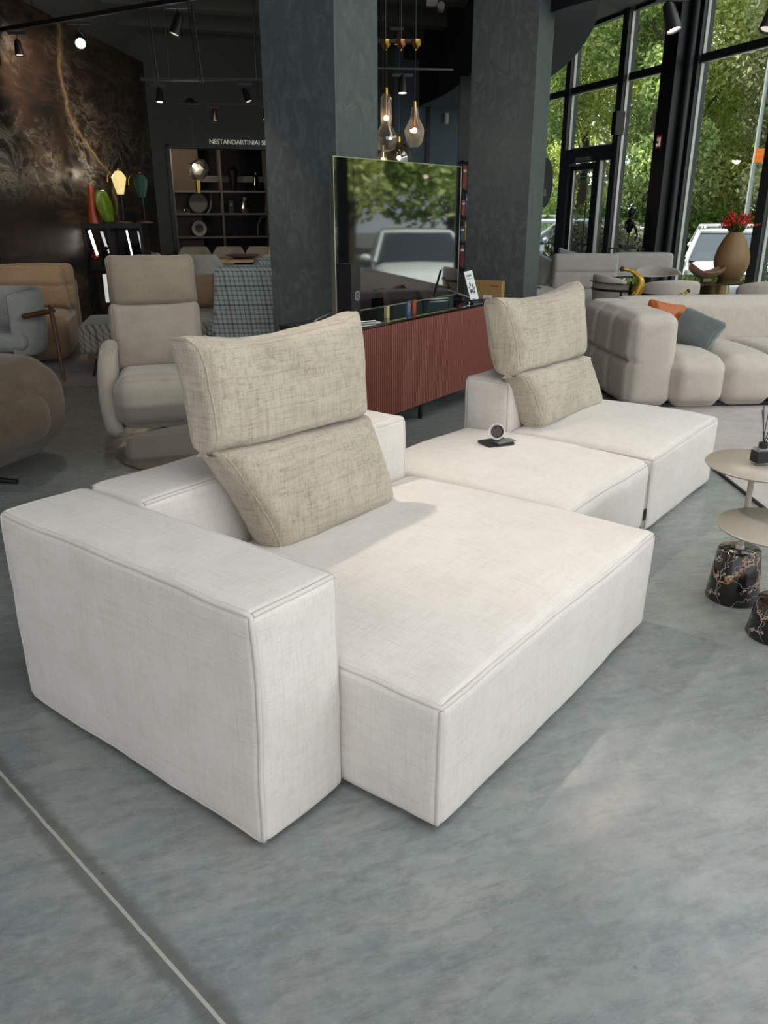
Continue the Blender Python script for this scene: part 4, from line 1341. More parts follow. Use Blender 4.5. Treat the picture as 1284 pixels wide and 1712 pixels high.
# tiered side tables with marble feet
def side_table(label, x, y, h, r, base_h, dx, dy):
    t = thing('side_table', label, 'side table', (x, y, 0), 0)
    MB().lathe([(0, 0), (.100, 0), (.104, .006), (.082, base_h - .005), (.077, base_h), (0, base_h)], 56).build('marble_base', M['marble_base'], t, angle=50)
    MB().lathe([(.018, base_h), (.016, base_h + .01), (.0115, base_h + .014), (.0115, h - .012), (0, h - .012)], 20).build('stem', M['putty'], t)
    MB().lathe([(0, h - .012), (r - .004, h - .012), (r, h - .006), (r - .004, h), (0, h)], 72, c=(dx, dy)).build('table_top', M['putty'], t, angle=60)
    return t
side_table('taller putty side table with dark marble foot and reed diffuser on top', 1.435, 2.97, .58, .215, .22, .03, -.02)
side_table('lower putty side table with dark marble foot in front of the taller one', 1.47, 2.655, .40, .205, .15, -.02, .10)
t = thing('reed_diffuser', 'black labelled glass reed diffuser on the taller side table', 'diffuser', (1.445, 2.945, .58), 10)
MB().box(-.030, .030, -.022, .022, 0, .068).build('bottle', M['thinglass'], t, smooth=False, bevel=.006)
MB().box(-.0315, .0315, -.0235, .0235, .012, .056).build('black_label', M['black'], t, smooth=False)
MB().cyl(0, 0, .068, .088, .017, 20).build('collar', M['black'], t)
rs_ = random.Random(3)
for k in range(5):
    a = k * 1.3
    MB().tube([(.004 * math.cos(a), .004 * math.sin(a), .08), ((-.03 + .018 * k), .02 * math.sin(a), .215 + .01 * (k % 2))], .0017, 6).build('reed', M['black'], t)

# dining table by the window with its chairs
t = thing('dining_table', 'oval glass topped dining table on brass drum legs by the window', 'table', (3.62, 9.45, 0), 12)
mb = MB()
nn = 72
for z0, z1, s_ in ((.738, .75, 1.0),):
    poly = [(1.32 * math.copysign(abs(math.cos(2 * PI * i / nn)) ** .8, math.cos(2 * PI * i / nn)), .62 * math.copysign(abs(math.sin(2 * PI * i / nn)) ** .8, math.sin(2 * PI * i / nn))) for i in range(nn)]
    mb.prism(poly, z0, z1)
mb.build('glass_top', M['tableglass'], t, smooth=False)
MB().box(-.1, .75, -.5, .5, .722, .738).build('inner_slab', M['boucle'], t, smooth=False)
MB().lathe([(0, 0), (.2, 0), (.17, .1), (.165, .722), (0, .722)], 32, c=(.15, 0)).build('brass_drum', M['brass_dark'], t)
MB().lathe([(0, 0), (.12, 0), (.09, .1), (.09, .736), (0, .736)], 32, c=(-.85, 0)).build('brass_drum', M['brass_dark'], t)

def dining_chair(label, x, y, az, group=None, z=0.0):
    t = thing('dining_chair', label, 'chair', (x, y, z), az, group)
    arc_shell(.27, .50, .82, R(10), R(170), .07, 20, .02, lambda u: .72 + .28 * math.sin(PI * u) ** .5).build('backrest', M['boucle'], t, angle=80)
    soft_part('seat', M['boucle'], t, (0, -.02, .44), (.25, .25, .045), .04, (0, 0, .015), (6, 6, 3))
    arc = [(.315 * math.cos(R(a)), .315 * math.sin(R(a)), .66) for a in range(10, 171, 10)]
    MB().tube(arc, .013, 8).build('back_rail', M['blackm'], t)
    for a in (25, 155):
        MB().tube([(.315 * math.cos(R(a)), .315 * math.sin(R(a)), .66), (.31 * math.cos(R(a)), .31 * math.sin(R(a)), 0)], .012, 8).build('leg', M['blackm'], t)
    for sx in (-1, 1):
        MB().tube([(sx * .22, -.22, .42), (sx * .24, -.25, 0)], .012, 8).build('leg', M['blackm'], t)
    MB().tube([(.315, .05, .66), (.30, -.1, .64), (.24, -.25, .42)], .012, 8).tube([(-.315, .05, .66), (-.30, -.1, .64), (-.24, -.25, .42)], .012, 8).build('arm_rail', M['blackm'], t)
    return t
dining_chair('grey boucle dining chair seen from behind, left of the brass drum leg', 3.0, 8.75, 180)
dining_chair('grey boucle dining chair seen from behind at the right picture edge', 3.92, 8.62, 184)
dining_chair('grey boucle dining chair with black arm at the left end of the table', 2.66, 9.30, 100)
dining_chair('grey boucle dining chair at the window side of the glass table', 3.42, 10.35, -2)

t = thing('vase', 'large egg shaped tan vase with red flowers on the glass table', 'vase', (3.93, 9.48, .75), 0)
MB().lathe([(0, 0), (.11, 0), (.12, .01), (.168, .09), (.19, .17), (.188, .24), (.165, .33), (.125, .42), (.08, .49), (.07, .505), (.06, .49), (0, .45)], 48).build('vase_body', M['vase_brown'], t)
foliage('leaves', 'leaf_h', t, [(0, 0, .545, .085, .6)], 420, .028, 9)
fm = MB()
for k in range(60):
    a = rs_.uniform(0, 2 * PI)
    el = rs_.uniform(.05, 1.25)
    L0 = rs_.uniform(.12, .23)
    d = Vector((math.cos(a) * math.cos(el), math.sin(a) * math.cos(el), math.sin(el)))
    fm.tube([(0, 0, .50), Vector((0, 0, .54)) + d * L0], .0025, 4)
    for j in range(7):
        c_ = Vector((0, 0, .54)) + d * L0 * (.55 + .075 * j) + Vector((rs_.uniform(-1, 1), rs_.uniform(-1, 1), rs_.uniform(-1, 1))) * .011
        fm.sphere(c_, .0085, 5, 3, sc_=(1, 1, 1.6))
fm.build('flowers', M['flower'], t)
t = thing('bowl', 'crescent shaped pale brown bowl beside the tan vase', 'bowl', (3.60, 9.32, .75), 8)
v, f = [], []
n1, n2 = 28, 8
for side, off in ((0, 0), (1, .010)):
    for i in range(n1 + 1):
        u = -1 + 2 * i / n1
        for j in range(n2 + 1):
            w = -1 + 2 * j / n2
            ww = .085 * math.sqrt(max(0, 1 - u ** 2 * .97)) * w * 1.3
            z = .012 + off + .075 * abs(u) ** 1.8 + .07 * w * w + (.03 if u < -.5 else 0) * ((abs(u) - .5) * 2) 
            v.append((u * .215, ww, z))
A = (n1 + 1) * (n2 + 1)
for s_ in (0, 1):
    for i in range(n1):
        for j in range(n2):
            q0 = s_ * A + i * (n2 + 1) + j
            f.append((q0, q0 + 1, q0 + n2 + 2, q0 + n2 + 1))
for i in range(n1):
    for j in (0, n2):
        q0 = i * (n2 + 1) + j
        f.append((q0, q0 + n2 + 1, q0 + n2 + 1 + A, q0 + A))
MB().add(v, f).box(-.04, .04, -.03, .03, 0, .02).build('bowl_shell', M['bowl_brown'], t)

def horn(label, x, y, pts, rads, grp=None):
    t = thing('banana_sculpture', label, 'sculpture', (x, y, 0), 0, grp)
    P = smooth_poly([tuple(p) + (0,) if len(p) == 2 else tuple(p) for p in pts], 5) if False else pts
    out = []
    n = len(pts)
    for i in range(n - 1):
        p0, p1, p2, p3 = [Vector(pts[max(0, min(n - 1, k))]) for k in (i - 1, i, i + 1, i + 2)]
        for j in range(6):
            s = j / 6
            out.append(.5 * (2 * p1 + (p2 - p0) * s + (2 * p0 - 5 * p1 + 4 * p2 - p3) * s * s + (3 * p1 - p0 - 3 * p2 + p3) * s ** 3))
    out.append(Vector(pts[-1]))
    m = len(out)
    rr = [np.interp(i / (m - 1), np.linspace(0, 1, len(rads)), rads) for i in range(m)]
    MB().tube(out, [float(q) for q in rr], 10).build('curved_body', M['banana'], t)
    MB().sphere(out[-1], rads[-1] * 1.3, 10, 8).build('stem_tip', M['banana_tip'], t)
    MB().cyl(pts[0][0], pts[0][1], 0, .02, .09, 20).build('foot_plate', M['blackm'], t)
horn('tall golden curved banana shaped sculpture behind the tufted sofa', 2.28, 7.75, [(.0, 0, .01), (.0, 0, .4), (.02, 0, .62), (.10, 0, .78), (.11, 0, .88), (.02, 0, .955), (-.07, 0, .975)], [.03, .03, .034, .042, .042, .028, .014, .018])
horn('shorter golden curved banana shaped sculpture behind the tufted sofa', 2.70, 7.75, [(.0, 0, .01), (.0, 0, .4), (.01, 0, .62), (.05, 0, .71), (.12, 0, .755), (.15, 0, .78)], [.028, .03, .034, .03, .02, .012, .014])

# pale sofa by the window, its cushions and the ottoman with a book
t = thing('window_sofa', 'light grey two section sofa with low backrests beneath the windows', 'sofa', (3.25, 11.9, 0), 0)
for k, (xa, xb, yy) in enumerate(((-.86, .05, -.05), (.05, .92, .25))):
    hx = (xb - xa) / 2
    def lp(o, p):
        c = p[2] / .24
        return (o[0], o[1] + (.03 * math.exp(-(c + .0) ** 2 / .006) if p[1] < 0 else 0), o[2])
    soft_part('back_cushion', M['grey_cloth'], t, ((xa + xb) / 2, yy, .66), (hx, .10, .24), .05, (0, .02, .01), (10, 4, 16), lp, .003, 90 + k, 4)
soft_part('seat', M['grey_cloth'], t, (.0, -.42, .26), (.90, .45, .16), .06, (0, 0, .02), (16, 10, 5))
MB().box(-.85, .85, -.8, .3, .03, .10).build('plinth', M['black'], t, smooth=False)
q = thing('scatter_cushion', 'light grey cushion leaning at the left end of the window sofa', 'cushion', (2.28, 12.2, .46), -50)
soft_part('cushion_body', M['pale_shell'], q, (0, 0, .20), (.25, .05, .22), .04, (0, .05, 0), (10, 4, 10), cushion_post(.25, .22, .08, .08), .006, 3, 8, M4=Matrix.Rotation(R(-25), 4, 'X') @ Matrix.Rotation(R(20), 4, 'Y'))
q = thing('scatter_cushion', 'second grey cushion behind the backrest of the window sofa', 'cushion', (2.78, 12.45, .50), -10)
soft_part('cushion_body', M['pale_shell'], q, (0, 0, .20), (.25, .05, .22), .04, (0, .05, 0), (10, 4, 10), cushion_post(.25, .22, .08, .08), .006, 8, 8, M4=Matrix.Rotation(R(-15), 4, 'X') @ Matrix.Rotation(R(14), 4, 'Y'))
t = thing('ottoman', 'light grey ottoman with an open book beside the right column', 'ottoman', (2.08, 11.6, 0), 0)
soft_part('ottoman_body', M['grey_cloth'], t, (0, 0, .24), (.34, .42, .21), .08, (0, 0, .03), (10, 10, 6))
MB().box(-.25, .25, -.3, .3, 0, .04).build('plinth', M['black'], t, smooth=False)
t = thing('book', 'dark open book lying on the light grey ottoman', 'book', (2.02, 11.45, .478), 12)
MB().box(-.12, .0, -.09, .09, 0, .012).box(.004, .12, -.09, .09, 0, .010).build('pages', M['ink'], t, smooth=False)
MB().box(-.125, .125, -.095, .095, -.003, .001).build('cover', M['black'], t, smooth=False)

# bust on a stand by the window
t = thing('console_table', 'thin black metal table by the window under the bust sculpture', 'table', (3.66, 12.75, 0), 0)
MB().box(-.24, .24, -.15, .15, .93, .945).build('table_top', M['blackm'], t, smooth=False)
for sx in (-.22, .22):
    for sy in (-.13, .13):
        MB().box(sx - .008, sx + .008, sy - .008, sy + .008, 0, .93).build('leg', M['blackm'], t, smooth=False)
t = thing('bust_sculpture', 'black female bust sculpture on a rod standing on the metal table', 'sculpture', (3.68, 12.75, .945), 0)
MB().box(-.11, .11, -.07, .07, 0, .045).build('plinth', M['black'], t, smooth=False)
MB().cyl(0, 0, .045, .28, .008, 10).build('rod', M['blackm'], t)
tor = MB()
tor.add(*(lambda S: (S.v, S.f))(MB().lathe([(.0, .20), (.03, .22), (.055, .28), (.075, .34), (.06, .38), (.025, .405), (.022, .44), (.03, .455)], 18, mat=Matrix.Scale(1, 4))))
tor.sphere((.012, 0, .505), .055, 16, 10, sc_=(.95, .85, 1.2))
tor.sphere((.055, .0, .525), .03, 12, 8)
tor.tube([(.05, -.03, .33), (.09, -.04, .26), (.12, -.03, .18), (.10, -.02, .10)], [.02, .018, .014, .01], 8)
tor.tube([(-.05, -.03, .33), (-.08, -.04, .27)], [.022, .016], 8)
tor.build('figure', M['blackm'], t)

# ------------------------------------------------------------------ sign over the opening
def text_part(txt, size, mat, parent, M4, ext=.004, name='lettering', spacing=1.0):
    cu = bpy.data.curves.new(name, 'FONT')
    cu.body = txt
    cu.size = size
    cu.extrude = ext
    cu.space_character = spacing
    tmp = bpy.data.objects.new('tmp', cu)
    col.objects.link(tmp)
    dg = bpy.context.evaluated_depsgraph_get()
    me = bpy.data.meshes.new_from_object(tmp.evaluated_get(dg))
    bpy.data.objects.remove(tmp)
    me.name = name
    me.transform(M4)
    me.materials.clear()
    me.materials.append(mat)
    o = bpy.data.objects.new(name, me)
    col.objects.link(o)
    if parent:
        o.parent = parent
    return o
o = text_part('NESTANDARTINIAI SPRENDIMAI', .104, M['sign_white'], None, BM @ Matrix.Translation((.975, -.02, 2.545)) @ Matrix.Rotation(R(90), 4, 'X'), name='wall_lettering', spacing=.98)
tag(o, 'white capital lettering NESTANDARTINIAI on the dark wall above the opening', 'sign')

# ------------------------------------------------------------------ open shelving beyond the opening
SM = BM @ Matrix.Translation((0, 3.0, 0))
t = thing('shelving_unit', 'tall open grey shelving unit seen through the dark opening', 'shelf', tuple(SM @ Vector((0, 0, 0))), 18)
for x in (.52, 1.50, 2.46, 3.3):
    MB().box(x - .02, x + .02, -.18, .18, 0, 2.9).build('upright', M['shelfmetal'], t, smooth=False)
for z in (.46, .93, 1.39, 1.83, 2.9):
    MB().box(.52, 3.3, -.18, .18, z - .018, z + .018).build('shelf_board', M['shelfmetal'], t, smooth=False)
MB().box(.54, 1.10, .18, .20, 0, 2.9).build('taupe_back_panel', M['shelfbrown'], t, smooth=False)
MB().box(1.1, 3.3, .05, .07, 2.02, 2.14).build('light_rail', M['shelfmetal'], t, smooth=False)
def on_shelf(s, y, z):
    return tuple(SM @ Vector((s, y, z)))
def vase_(name, label, cat, s, z, prof, mat, pn='vase_body'):
    t = thing(name, label, cat, on_shelf(s, 0, z + .018), 18)
    MB().lathe(prof, 28).build(pn, M[mat], t)
    return t
vase_('vase', 'tall dark vase on the third shelf of the open shelving', 'vase', 1.78, 1.83, [(0, 0), (.05, 0), (.09, .25), (.11, .40), (.06, .45), (.07, .48), (.05, .48), (0, .4)], 'blackm')
vase_('carafe', 'black shiny pitcher on the third shelf near the column', 'vase', 2.26, 1.83, [(0, 0), (.09, 0), (.08, .12), (.05, .25), (.05, .36), (.035, .36), (0, .3)], 'blackgloss')
t = vase_('glass_bottle', 'round bellied clear glass bottle on the middle shelf', 'bottle', 1.99, 1.39, [(0, 0), (.08, 0), (.115, .09), (.08, .2), (.055, .24), (.07, .32), (.055, .34), (.045, .24), (0, .05)], 'silver')
def ring_art(label, s, z, r0, r1, mat, disc=None):
    t = thing('disc_sculpture', label, 'ornament', on_shelf(s, .02, z + .018), 18)
    Mx = Matrix.Translation((0, 0, r1)) @ Matrix.Rotation(R(90), 4, 'X')
    MB().lathe([(r0, -.03), (r1, -.03), (r1, .03), (r0, .03), (r0, -.03)], 40, mat=Mx, caps=False).build('ring', M[mat], t, angle=30)
    if disc:
        MB().lathe([(0, -.005), (r0, -.005), (r0, .005), (0, .005)], 32, mat=Mx).build('centre_disc', M[disc], t, angle=30)
    return t
ring_art('dark ringed round mirror on the middle shelf', 1.02, 1.39, .185, .20, 'black', 'shelfmetal')
ring_art('pale round ring bowl standing on the lower shelf', 1.00, .93, .09, .155, 'putty', 'shelfbrown')
t = thing('glass_orb', 'small silvery glass orb on the middle shelf', 'ornament', on_shelf(.72, .0, 1.408), 0)
MB().sphere((0, 0, .05), .05, 16, 10).build('orb', M['silver'], t)
t = thing('paper_box', 'small black framed clock standing on the middle shelf', 'clock', on_shelf(1.70, 0, 1.408), 18)
MB().box(-.05, .05, -.03, .03, 0, .25).build('case', M['black'], t, smooth=False)
MB().lathe([(0, -.002), (.032, -.002), (.032, .0), (0, 0)], 20, mat=Matrix.Translation((0, -.032, .17)) @ Matrix.Rotation(R(90), 4, 'X')).build('pale_dial', M['stone_grey'], t)
t = thing('red_tray', 'thin dark red tray lying on the lower shelf', 'tray', on_shelf(1.95, 0, .948), 18)
MB().lathe([(0, 0), (.2, 0), (.22, .03), (.2, .03), (0, .012)], 32).build('tray_body', M['redfig'], t)
t = thing('arched_stand', 'pale curved arch ornament on the lower shelf beside the column', 'ornament', on_shelf(2.40, 0, .948), 18)
MB().tube([(-.16, 0, 0), (-.15, 0, .2), (-.08, 0, .36), (.05, 0, .41)], .018, 8).build('arch', M['shelfmetal'], t)
t = thing('curved_ornament', 'pale curved upright ornament on the middle shelf left of the upright', 'ornament', on_shelf(1.27, 0, 1.408), 18)
MB().tube([(-.07, 0, 0), (-.01, 0, .08), (.02, 0, .2), (.02, 0, .38)], .025, 8).build('curve', M['shelfmetal'], t)

lamp('shelf_room_light', 'POINT', tuple(BM @ Vector((.7, 2.0, 2.6))), 22, WARM, shadow_soft_size=.1)

# ------------------------------------------------------------------ dining group at the back left
t = thing('round_dining_table', 'pale oval dining table far back in front of the shelving', 'table', (-2.15, 13.05, 0), 10)
MB().prism([(1.15 * math.cos(2 * PI * i / 60), .55 * math.sin(2 * PI * i / 60)) for i in range(60)], .745, .775).build('table_top', M['light_wood'], t, smooth=False)
MB().lathe([(0, 0), (.35, 0), (.33, .03), (.12, .1), (.09, .5), (.2, .745), (0, .745)], 32).build('pedestal', M['black'], t)
def shell_chair(label, x, y, az, mat='pale_shell', z=0, g=None):
    t = thing('shell_chair', label, 'chair', (x, y, z), az, g)
    arc_shell(.27, .38, .90, R(-5), R(185), .04, 24, .05, lambda u: .52 + .48 * max(0, min(1, (math.sin(PI * u) - .35) * 2.2))).build('shell', M[mat], t, angle=80)
    soft_part('seat', M[mat], t, (0, -.02, .44), (.26, .26, .05), .04, (0, 0, .015), (6, 6, 3))
    for sx in (-1, 1):
        for sy in (-1, 1):
            MB().tube([(sx * .16, sy * .16, .40), (sx * .22, sy * .22, 0)], [.014, .009], 8).build('leg', M['blackm'], t)
    return t
shell_chair('pale shell chair at the back table, nearest left one seen from behind', -2.55, 12.05, 176)
shell_chair('pale shell chair at the back table, nearest right one beside the column', -1.55, 12.1, 195)
shell_chair('pale shell chair at the left end of the back table', -3.15, 12.5, 120)
shell_chair('taupe shell chair behind the back table on the left', -3.15, 13.95, 10, 'recliner')
shell_chair('taupe shell chair behind the back table in its middle', -2.62, 14.0, 0, 'recliner')
shell_chair('taupe shell chair behind the back table near the purple dish', -2.10, 14.05, -4, 'recliner')
shell_chair('taupe shell chair behind the back table next to the column', -1.45, 13.75, -20, 'recliner')
t = thing('serving_dish', 'wide purple grey dish on the pale back table', 'dish', (-2.18, 12.95, .775), 0)
MB().lathe([(0, 0), (.10, 0), (.26, .05), (.27, .06), (.25, .058), (.08, .015), (0, .012)], 40).build('dish_body', plain('purple_glaze', (104, 88, 104), .3), t)
t = thing('wooden_easel', 'small wooden frame stand on the far end of the back table', 'stand', (-1.72, 13.3, .775), 10)
MB().tube([(-.1, 0, 0), (-.06, 0, .24)], .012, 6).tube([(.14, 0, 0), (.03, 0, .26)], .012, 6).box(-.08, -.01, -.01, .01, .02, .24).build('frame_body', M['light_wood'], t)
# low ochre seat group just beyond the plaid chair
t = thing('ochre_bench', 'low tan topped bench between the recliner and the plaid chair', 'bench', (-1.95, 8.75, .012), 8)
soft_part('seat', M['tan'], t, (0, 0, .40), (.45, .32, .06), .04, (0, 0, .01), (8, 8, 3))
for sx in (-1, 1):
    for sy in (-1, 1):
        MB().tube([(sx * .38, sy * .25, .36), (sx * .4, sy * .27, 0)], .014, 8).build('leg', M['blackm'], t)
for i, (x, rz, lb) in enumerate(((-2.02, 14, 'ochre cushion on the far bench, the left one'), (-1.70, -16, 'ochre cushion on the far bench, the right one by the plaid chair'))):
    q = thing('ochre_cushion', lb, 'cushion', (x, 9.0, .47), rz, 'ochre cushions on the bench')
    soft_part('cushion_body', M['tan'], q, (0, 0, .19), (.21, .06, .19), .04, (0, .04, 0), (8, 4, 8), cushion_post(.21, .19, .08, .08), .004, i, 6, M4=Matrix.Rotation(R(-18), 4, 'X'))

# ------------------------------------------------------------------ lamps display in front of the marble wall
t = thing('display_console', 'black display console with two glowing tubes against the marble wall', 'console', (-3.72, 11.75, 0), 0)
MB().box(-.42, .42, -.18, .18, 1.25, 1.31).build('console_top', M['black'], t, smooth=False)
MB().box(-.40, .40, -.16, .16, .70, .74).build('lower_shelf', M['black'], t, smooth=False)
MB().box(-.42, -.38, -.16, .16, 0, 1.25).box(.38, .42, -.16, .16, 0, 1.25).box(-.06, -.02, -.16, .16, .7, 1.25).build('frame', M['black'], t, smooth=False)
MB().box(-.26, -.06, .10, .12, .78, 1.2).box(-.0, .34, .12, .14, .78, 1.2).build('dark_glass_panel', M['blackgloss'], t, smooth=False)
MB().tube([(-.31, -.14, 1.22), (-.24, -.14, .90)], .018, 10).build('light_tube', M['led'], t)
MB().tube([(.20, -.14, 1.22), (.26, -.14, .74)], .009, 10).build('light_tube', M['led'], t)
t = thing('cone_vase', 'rust red cone shaped vase carrying a grey coral figure on the display console', 'vase', (-3.98, 11.72, 1.31), 0)
MB().lathe([(0, 0), (.085, 0), (.035, .46), (.03, .50), (0, .50)], 32).build('vase_body', M['redvase'], t)
cm = MB()
pz = [(0, 0, .5), (.0, 0, .56), (-.03, 0, .62), (.02, 0, .66), (-.04, 0, .70), (-.07, 0, .78), (-.03, 0, .74), (.05, 0, .70), (-.10, 0, .80)]
for i, p in enumerate(pz):
    cm.sphere(p, .034 - .001 * i, 8, 6, sc_=(1, 1, 1.1))
cm.build('coral_figure', M['stone_grey'], t)
t = thing('leaf_vase', 'flattened green glass leaf shaped vase on the display console', 'vase', (-3.80, 11.68, 1.31), 65)
Sf = Soft(.10, .035, .21, .034, (.03, .01, .0), (6, 2, 10), lambda o, p: (o[0] * (.45 + .75 * math.sin(PI * min(1, max(0, (p[2] / .21 + 1) / 2 * .75 + .12)))) - .05 * p[2] / .21, o[1], o[2]))
mb = MB(); Sf.into(mb, Matrix.Translation((0, 0, .21)))
mb.build('vase_body', M['greenvase'], t, angle=80)
def flower_lamp(label, x, y, z, mat, on):
    t = thing('glass_lamp', label, 'lamp', (x, y, 1.31), 0)
    h = z - 1.31
    MB().lathe([(.045, h - .16), (.085, h - .02), (.10, h + .05), (.085, h + .075), (.045, h + .13), (.0, h + .14), (.03, h + .12), (.075, h + .06), (.035, h - .15)], 8, caps=False).build('shade', M[mat], t, smooth=False)
    MB().tube([(-.04, 0, h + .15), (-.11, 0, h + .14), (-.155, 0, h + .08), (-.165, 0, h + .0)], .009, 8).build('brass_hook', M['gold'], t)
    MB().sphere((0, 0, h + .155), .018, 10, 8).build('finial', M['gold'], t)
    MB().tube([(0, 0, h - .15), (.01, 0, h - .3), (0, 0, .01)], .016, 8).build('stem', M['blackm'], t)
    MB().lathe([(0, 0), (.12, 0), (.12, .02), (0, .03)], 24).build('foot', M['wood'], t)
    if on:
        MB().sphere((0, 0, h + .035), .035, 12, 8).build('bulb', M['bulb'], t)
        lamp('glass_lamp_light', 'POINT', (x, y - .02, z + .035), 9, WARM, shadow_soft_size=.05)
flower_lamp('lit opal glass flower lamp with brass hook on the display console', -3.60, 11.78, 1.84, 'lampglass', True)
flower_lamp('unlit teal glass flower lamp with brass hook right of the lit one', -3.33, 11.85, 1.80, 'lampgreen', False)
lamp('wall_wash_light', 'POINT', (-3.85, 12.1, 1.95), 5, WARM, shadow_soft_size=.05)
t = thing('red_figurine', 'small dark red seated figurine on the lower shelf of the display console', 'figurine', (-3.99, 11.62, .826), 0)
fg = MB()
for p, r_ in (((0, 0, .03), .045), ((0, 0, .09), .035), ((.01, 0, .14), .028), ((.03, -.02, .04), .025), ((-.03, -.02, .05), .025)):
    fg.sphere(p, r_, 10, 8)
fg.build('figurine_body', M['redfig'], t)
tag(MB().box(-.05, .1, -.1, .1, 0, .086).build('book_stack_box', M['black'], smooth=False, loc=(-4.0, 11.66, .74)), 'black box carrying the small red figurine', 'box')
bpy.data.objects['book_stack_box'].name = 'storage_box'

# crystal pendant over the opening
t = thing('crystal_pendant', 'faceted crystal block pendant with brass cone hanging before the opening', 'pendant lamp', (-2.58, 12.0, 1.90), 0)
bm_ = bmesh.new()
bmesh.ops.create_icosphere(bm_, subdivisions=2, radius=.14)
for v_ in bm_.verts:
    v_.co *= 1 + .22 * noise.noise(v_.co * 14)
me = bpy.data.meshes.new('crystal_shade')
bm_.to_mesh(me); bm_.free()
me.materials.append(M['silver'])
o = bpy.data.objects.new('crystal_shade', me); col.objects.link(o); o.parent = t; o.location = (.03, 0, .10)
MB().lathe([(.03, -.20), (.045, -.02), (0, 0), (0, -.2)], 20).build('brass_cone', M['gold'], t)
MB().sphere((.0, -.13, .14), .028, 10, 8).build('bulb', M['bulb'], t)
MB().tube([(0, 0, .2), (-.03, 0, .95)], .003, 5).build('cord', M['black'], t)
lamp('crystal_light', 'POINT', (-2.58, 11.75, 2.0), 6, (1, .9, .75), shadow_soft_size=.03)

# ------------------------------------------------------------------ ceiling tracks and spotlights
def track(label, a, b, z, drops=(), w=.02):
    t = thing('track_rail', label, 'track', (a[0], a[1], z), 0)
    d = Vector((b[0] - a[0], b[1] - a[1], 0))
    ang = math.atan2(d.y, d.x)
    MB().box(0, d.length, -w, w, -w, w, mat=Matrix.Rotation(ang, 4, 'Z')).build('rail', M['black'], t, smooth=False)
    for s_ in drops:
        p = d * s_
        MB().tube([(p.x, p.y, 0), (p.x, p.y, ZC - z)], .005, 6).build('hanging_rod', M['blackm'], t)
    return t
def spot(label, x, y, z, aim, on, grp='track spotlights', size=1.0, drop=.10):
    t = thing('track_spotlight', label, 'spotlight', (x, y, z), 0, grp)
    MB().box(-.09 * size, .09 * size, -.018, .018, -.045, -.02).build('adapter', M['black'], t, smooth=False)
    MB().cyl(0, 0, -.045 - drop, -.04, .006, 8).build('stem', M['blackm'], t)
    d = Vector(aim).normalized()
    q = d.to_track_quat('-Z', 'Y').to_matrix().to_4x4()
    Mh = Matrix.Translation((0, 0, -.05 - drop)) @ q
    s = size
    MB().lathe([(0, .06 * s), (.025 * s, .055 * s), (.035 * s, .03 * s), (.045 * s, -.10 * s), (.040 * s, -.10 * s), (.036 * s, -.085 * s), (0, -.085 * s)], 24, mat=Mh).build('lamp_head', M['black'], t, angle=50)
    MB().lathe([(0, -.086 * s), (.036 * s, -.086 * s), (.036 * s, -.09 * s), (0, -.092 * s)], 24, mat=Mh).build('lens', M['lens_on' if on else 'lens_dim'], t)
    return t
k1 = Vector((-4.14, 9.918, 0)); k2 = Vector((-1.888, 8.593, 0)); dk = (k2 - k1)
track('long black ceiling track crossing the top left corner', tuple((k1 - dk * .1)[:2]), tuple((k1 + dk * 1.5)[:2]), 3.30, (.2, .75))
def onk(f): 
    p = k1 + dk * f
    return p.x, p.y
spot('unlit black spotlight on the top left track, leftmost at the picture edge', *onk(.10), 3.28, (.1, -.2, -1), False)
spot('brightly lit black spotlight facing out in front of the marble wall', *onk(.47), 3.28, (.25, -.75, -.45), True, size=1.25, drop=.12)
spot('black spotlight tilted left on the top left track near the column', *onk(.985), 3.28, (-.35, -.2, -1), False, size=1.2)
track('black ceiling track hanging before the opening, the upper one', (-2.70, 10.0), (-1.1, 10.05), 2.84, (.2, .8), .016)
spot('lit black spotlight hanging at the left end of the upper short track', -2.50, 10.0, 2.82, (0, -.2, -1), True, size=.95, drop=.07)
spot('black spotlight tilted right on the upper short track', -1.54, 10.0, 2.82, (.4, -.2, -1), False, size=.95, drop=.07)
track('black ceiling track hanging before the opening, the lower one', (-2.86, 12.0), (-1.4, 12.05), 2.81, (.25, .8), .016)
spot('small black spotlight hanging straight on the lower short track', -2.28, 12.0, 2.80, (0, -.1, -1), False, size=.9, drop=.05)
spot('small black spotlight on the lower short track half hidden by the column', -1.60, 12.0, 2.80, (.0, -.3, -1), False, size=.9, drop=.05)
t = thing('pendant_canopy', 'round black ceiling plate of the crystal pendant on the lower track', 'ceiling fitting', (-2.60, 12.0, 2.83), 0)
MB().lathe([(0, 0), (.10, 0), (.03, .05), (0, .06)], 20).sphere((0, -.02, -.005), .03, 10, 6, sc_=(1, 1, .5)).build('plate', M['blackm'], t)
# thin suspended frame
t = thing('hanging_frame', 'thin black rectangular frame of rods hanging above the tracks', 'frame', (-2.35, 9.6, 2.85), 0)
MB().tube([(-.05, 0, -.1), (-.1, 0, .8), (.35, 0, .8), (.42, 0, -.1)], .008, 6).tube([(-.11, .08, -.1), (-.16, .08, .8), (.29, .08, .8), (.36, .08, -.1)], .005, 6).tube([(-.1, 0, .8), (-.1, 0, 1.5)], .005, 6).build('rod_frame', M['blackm'], t)

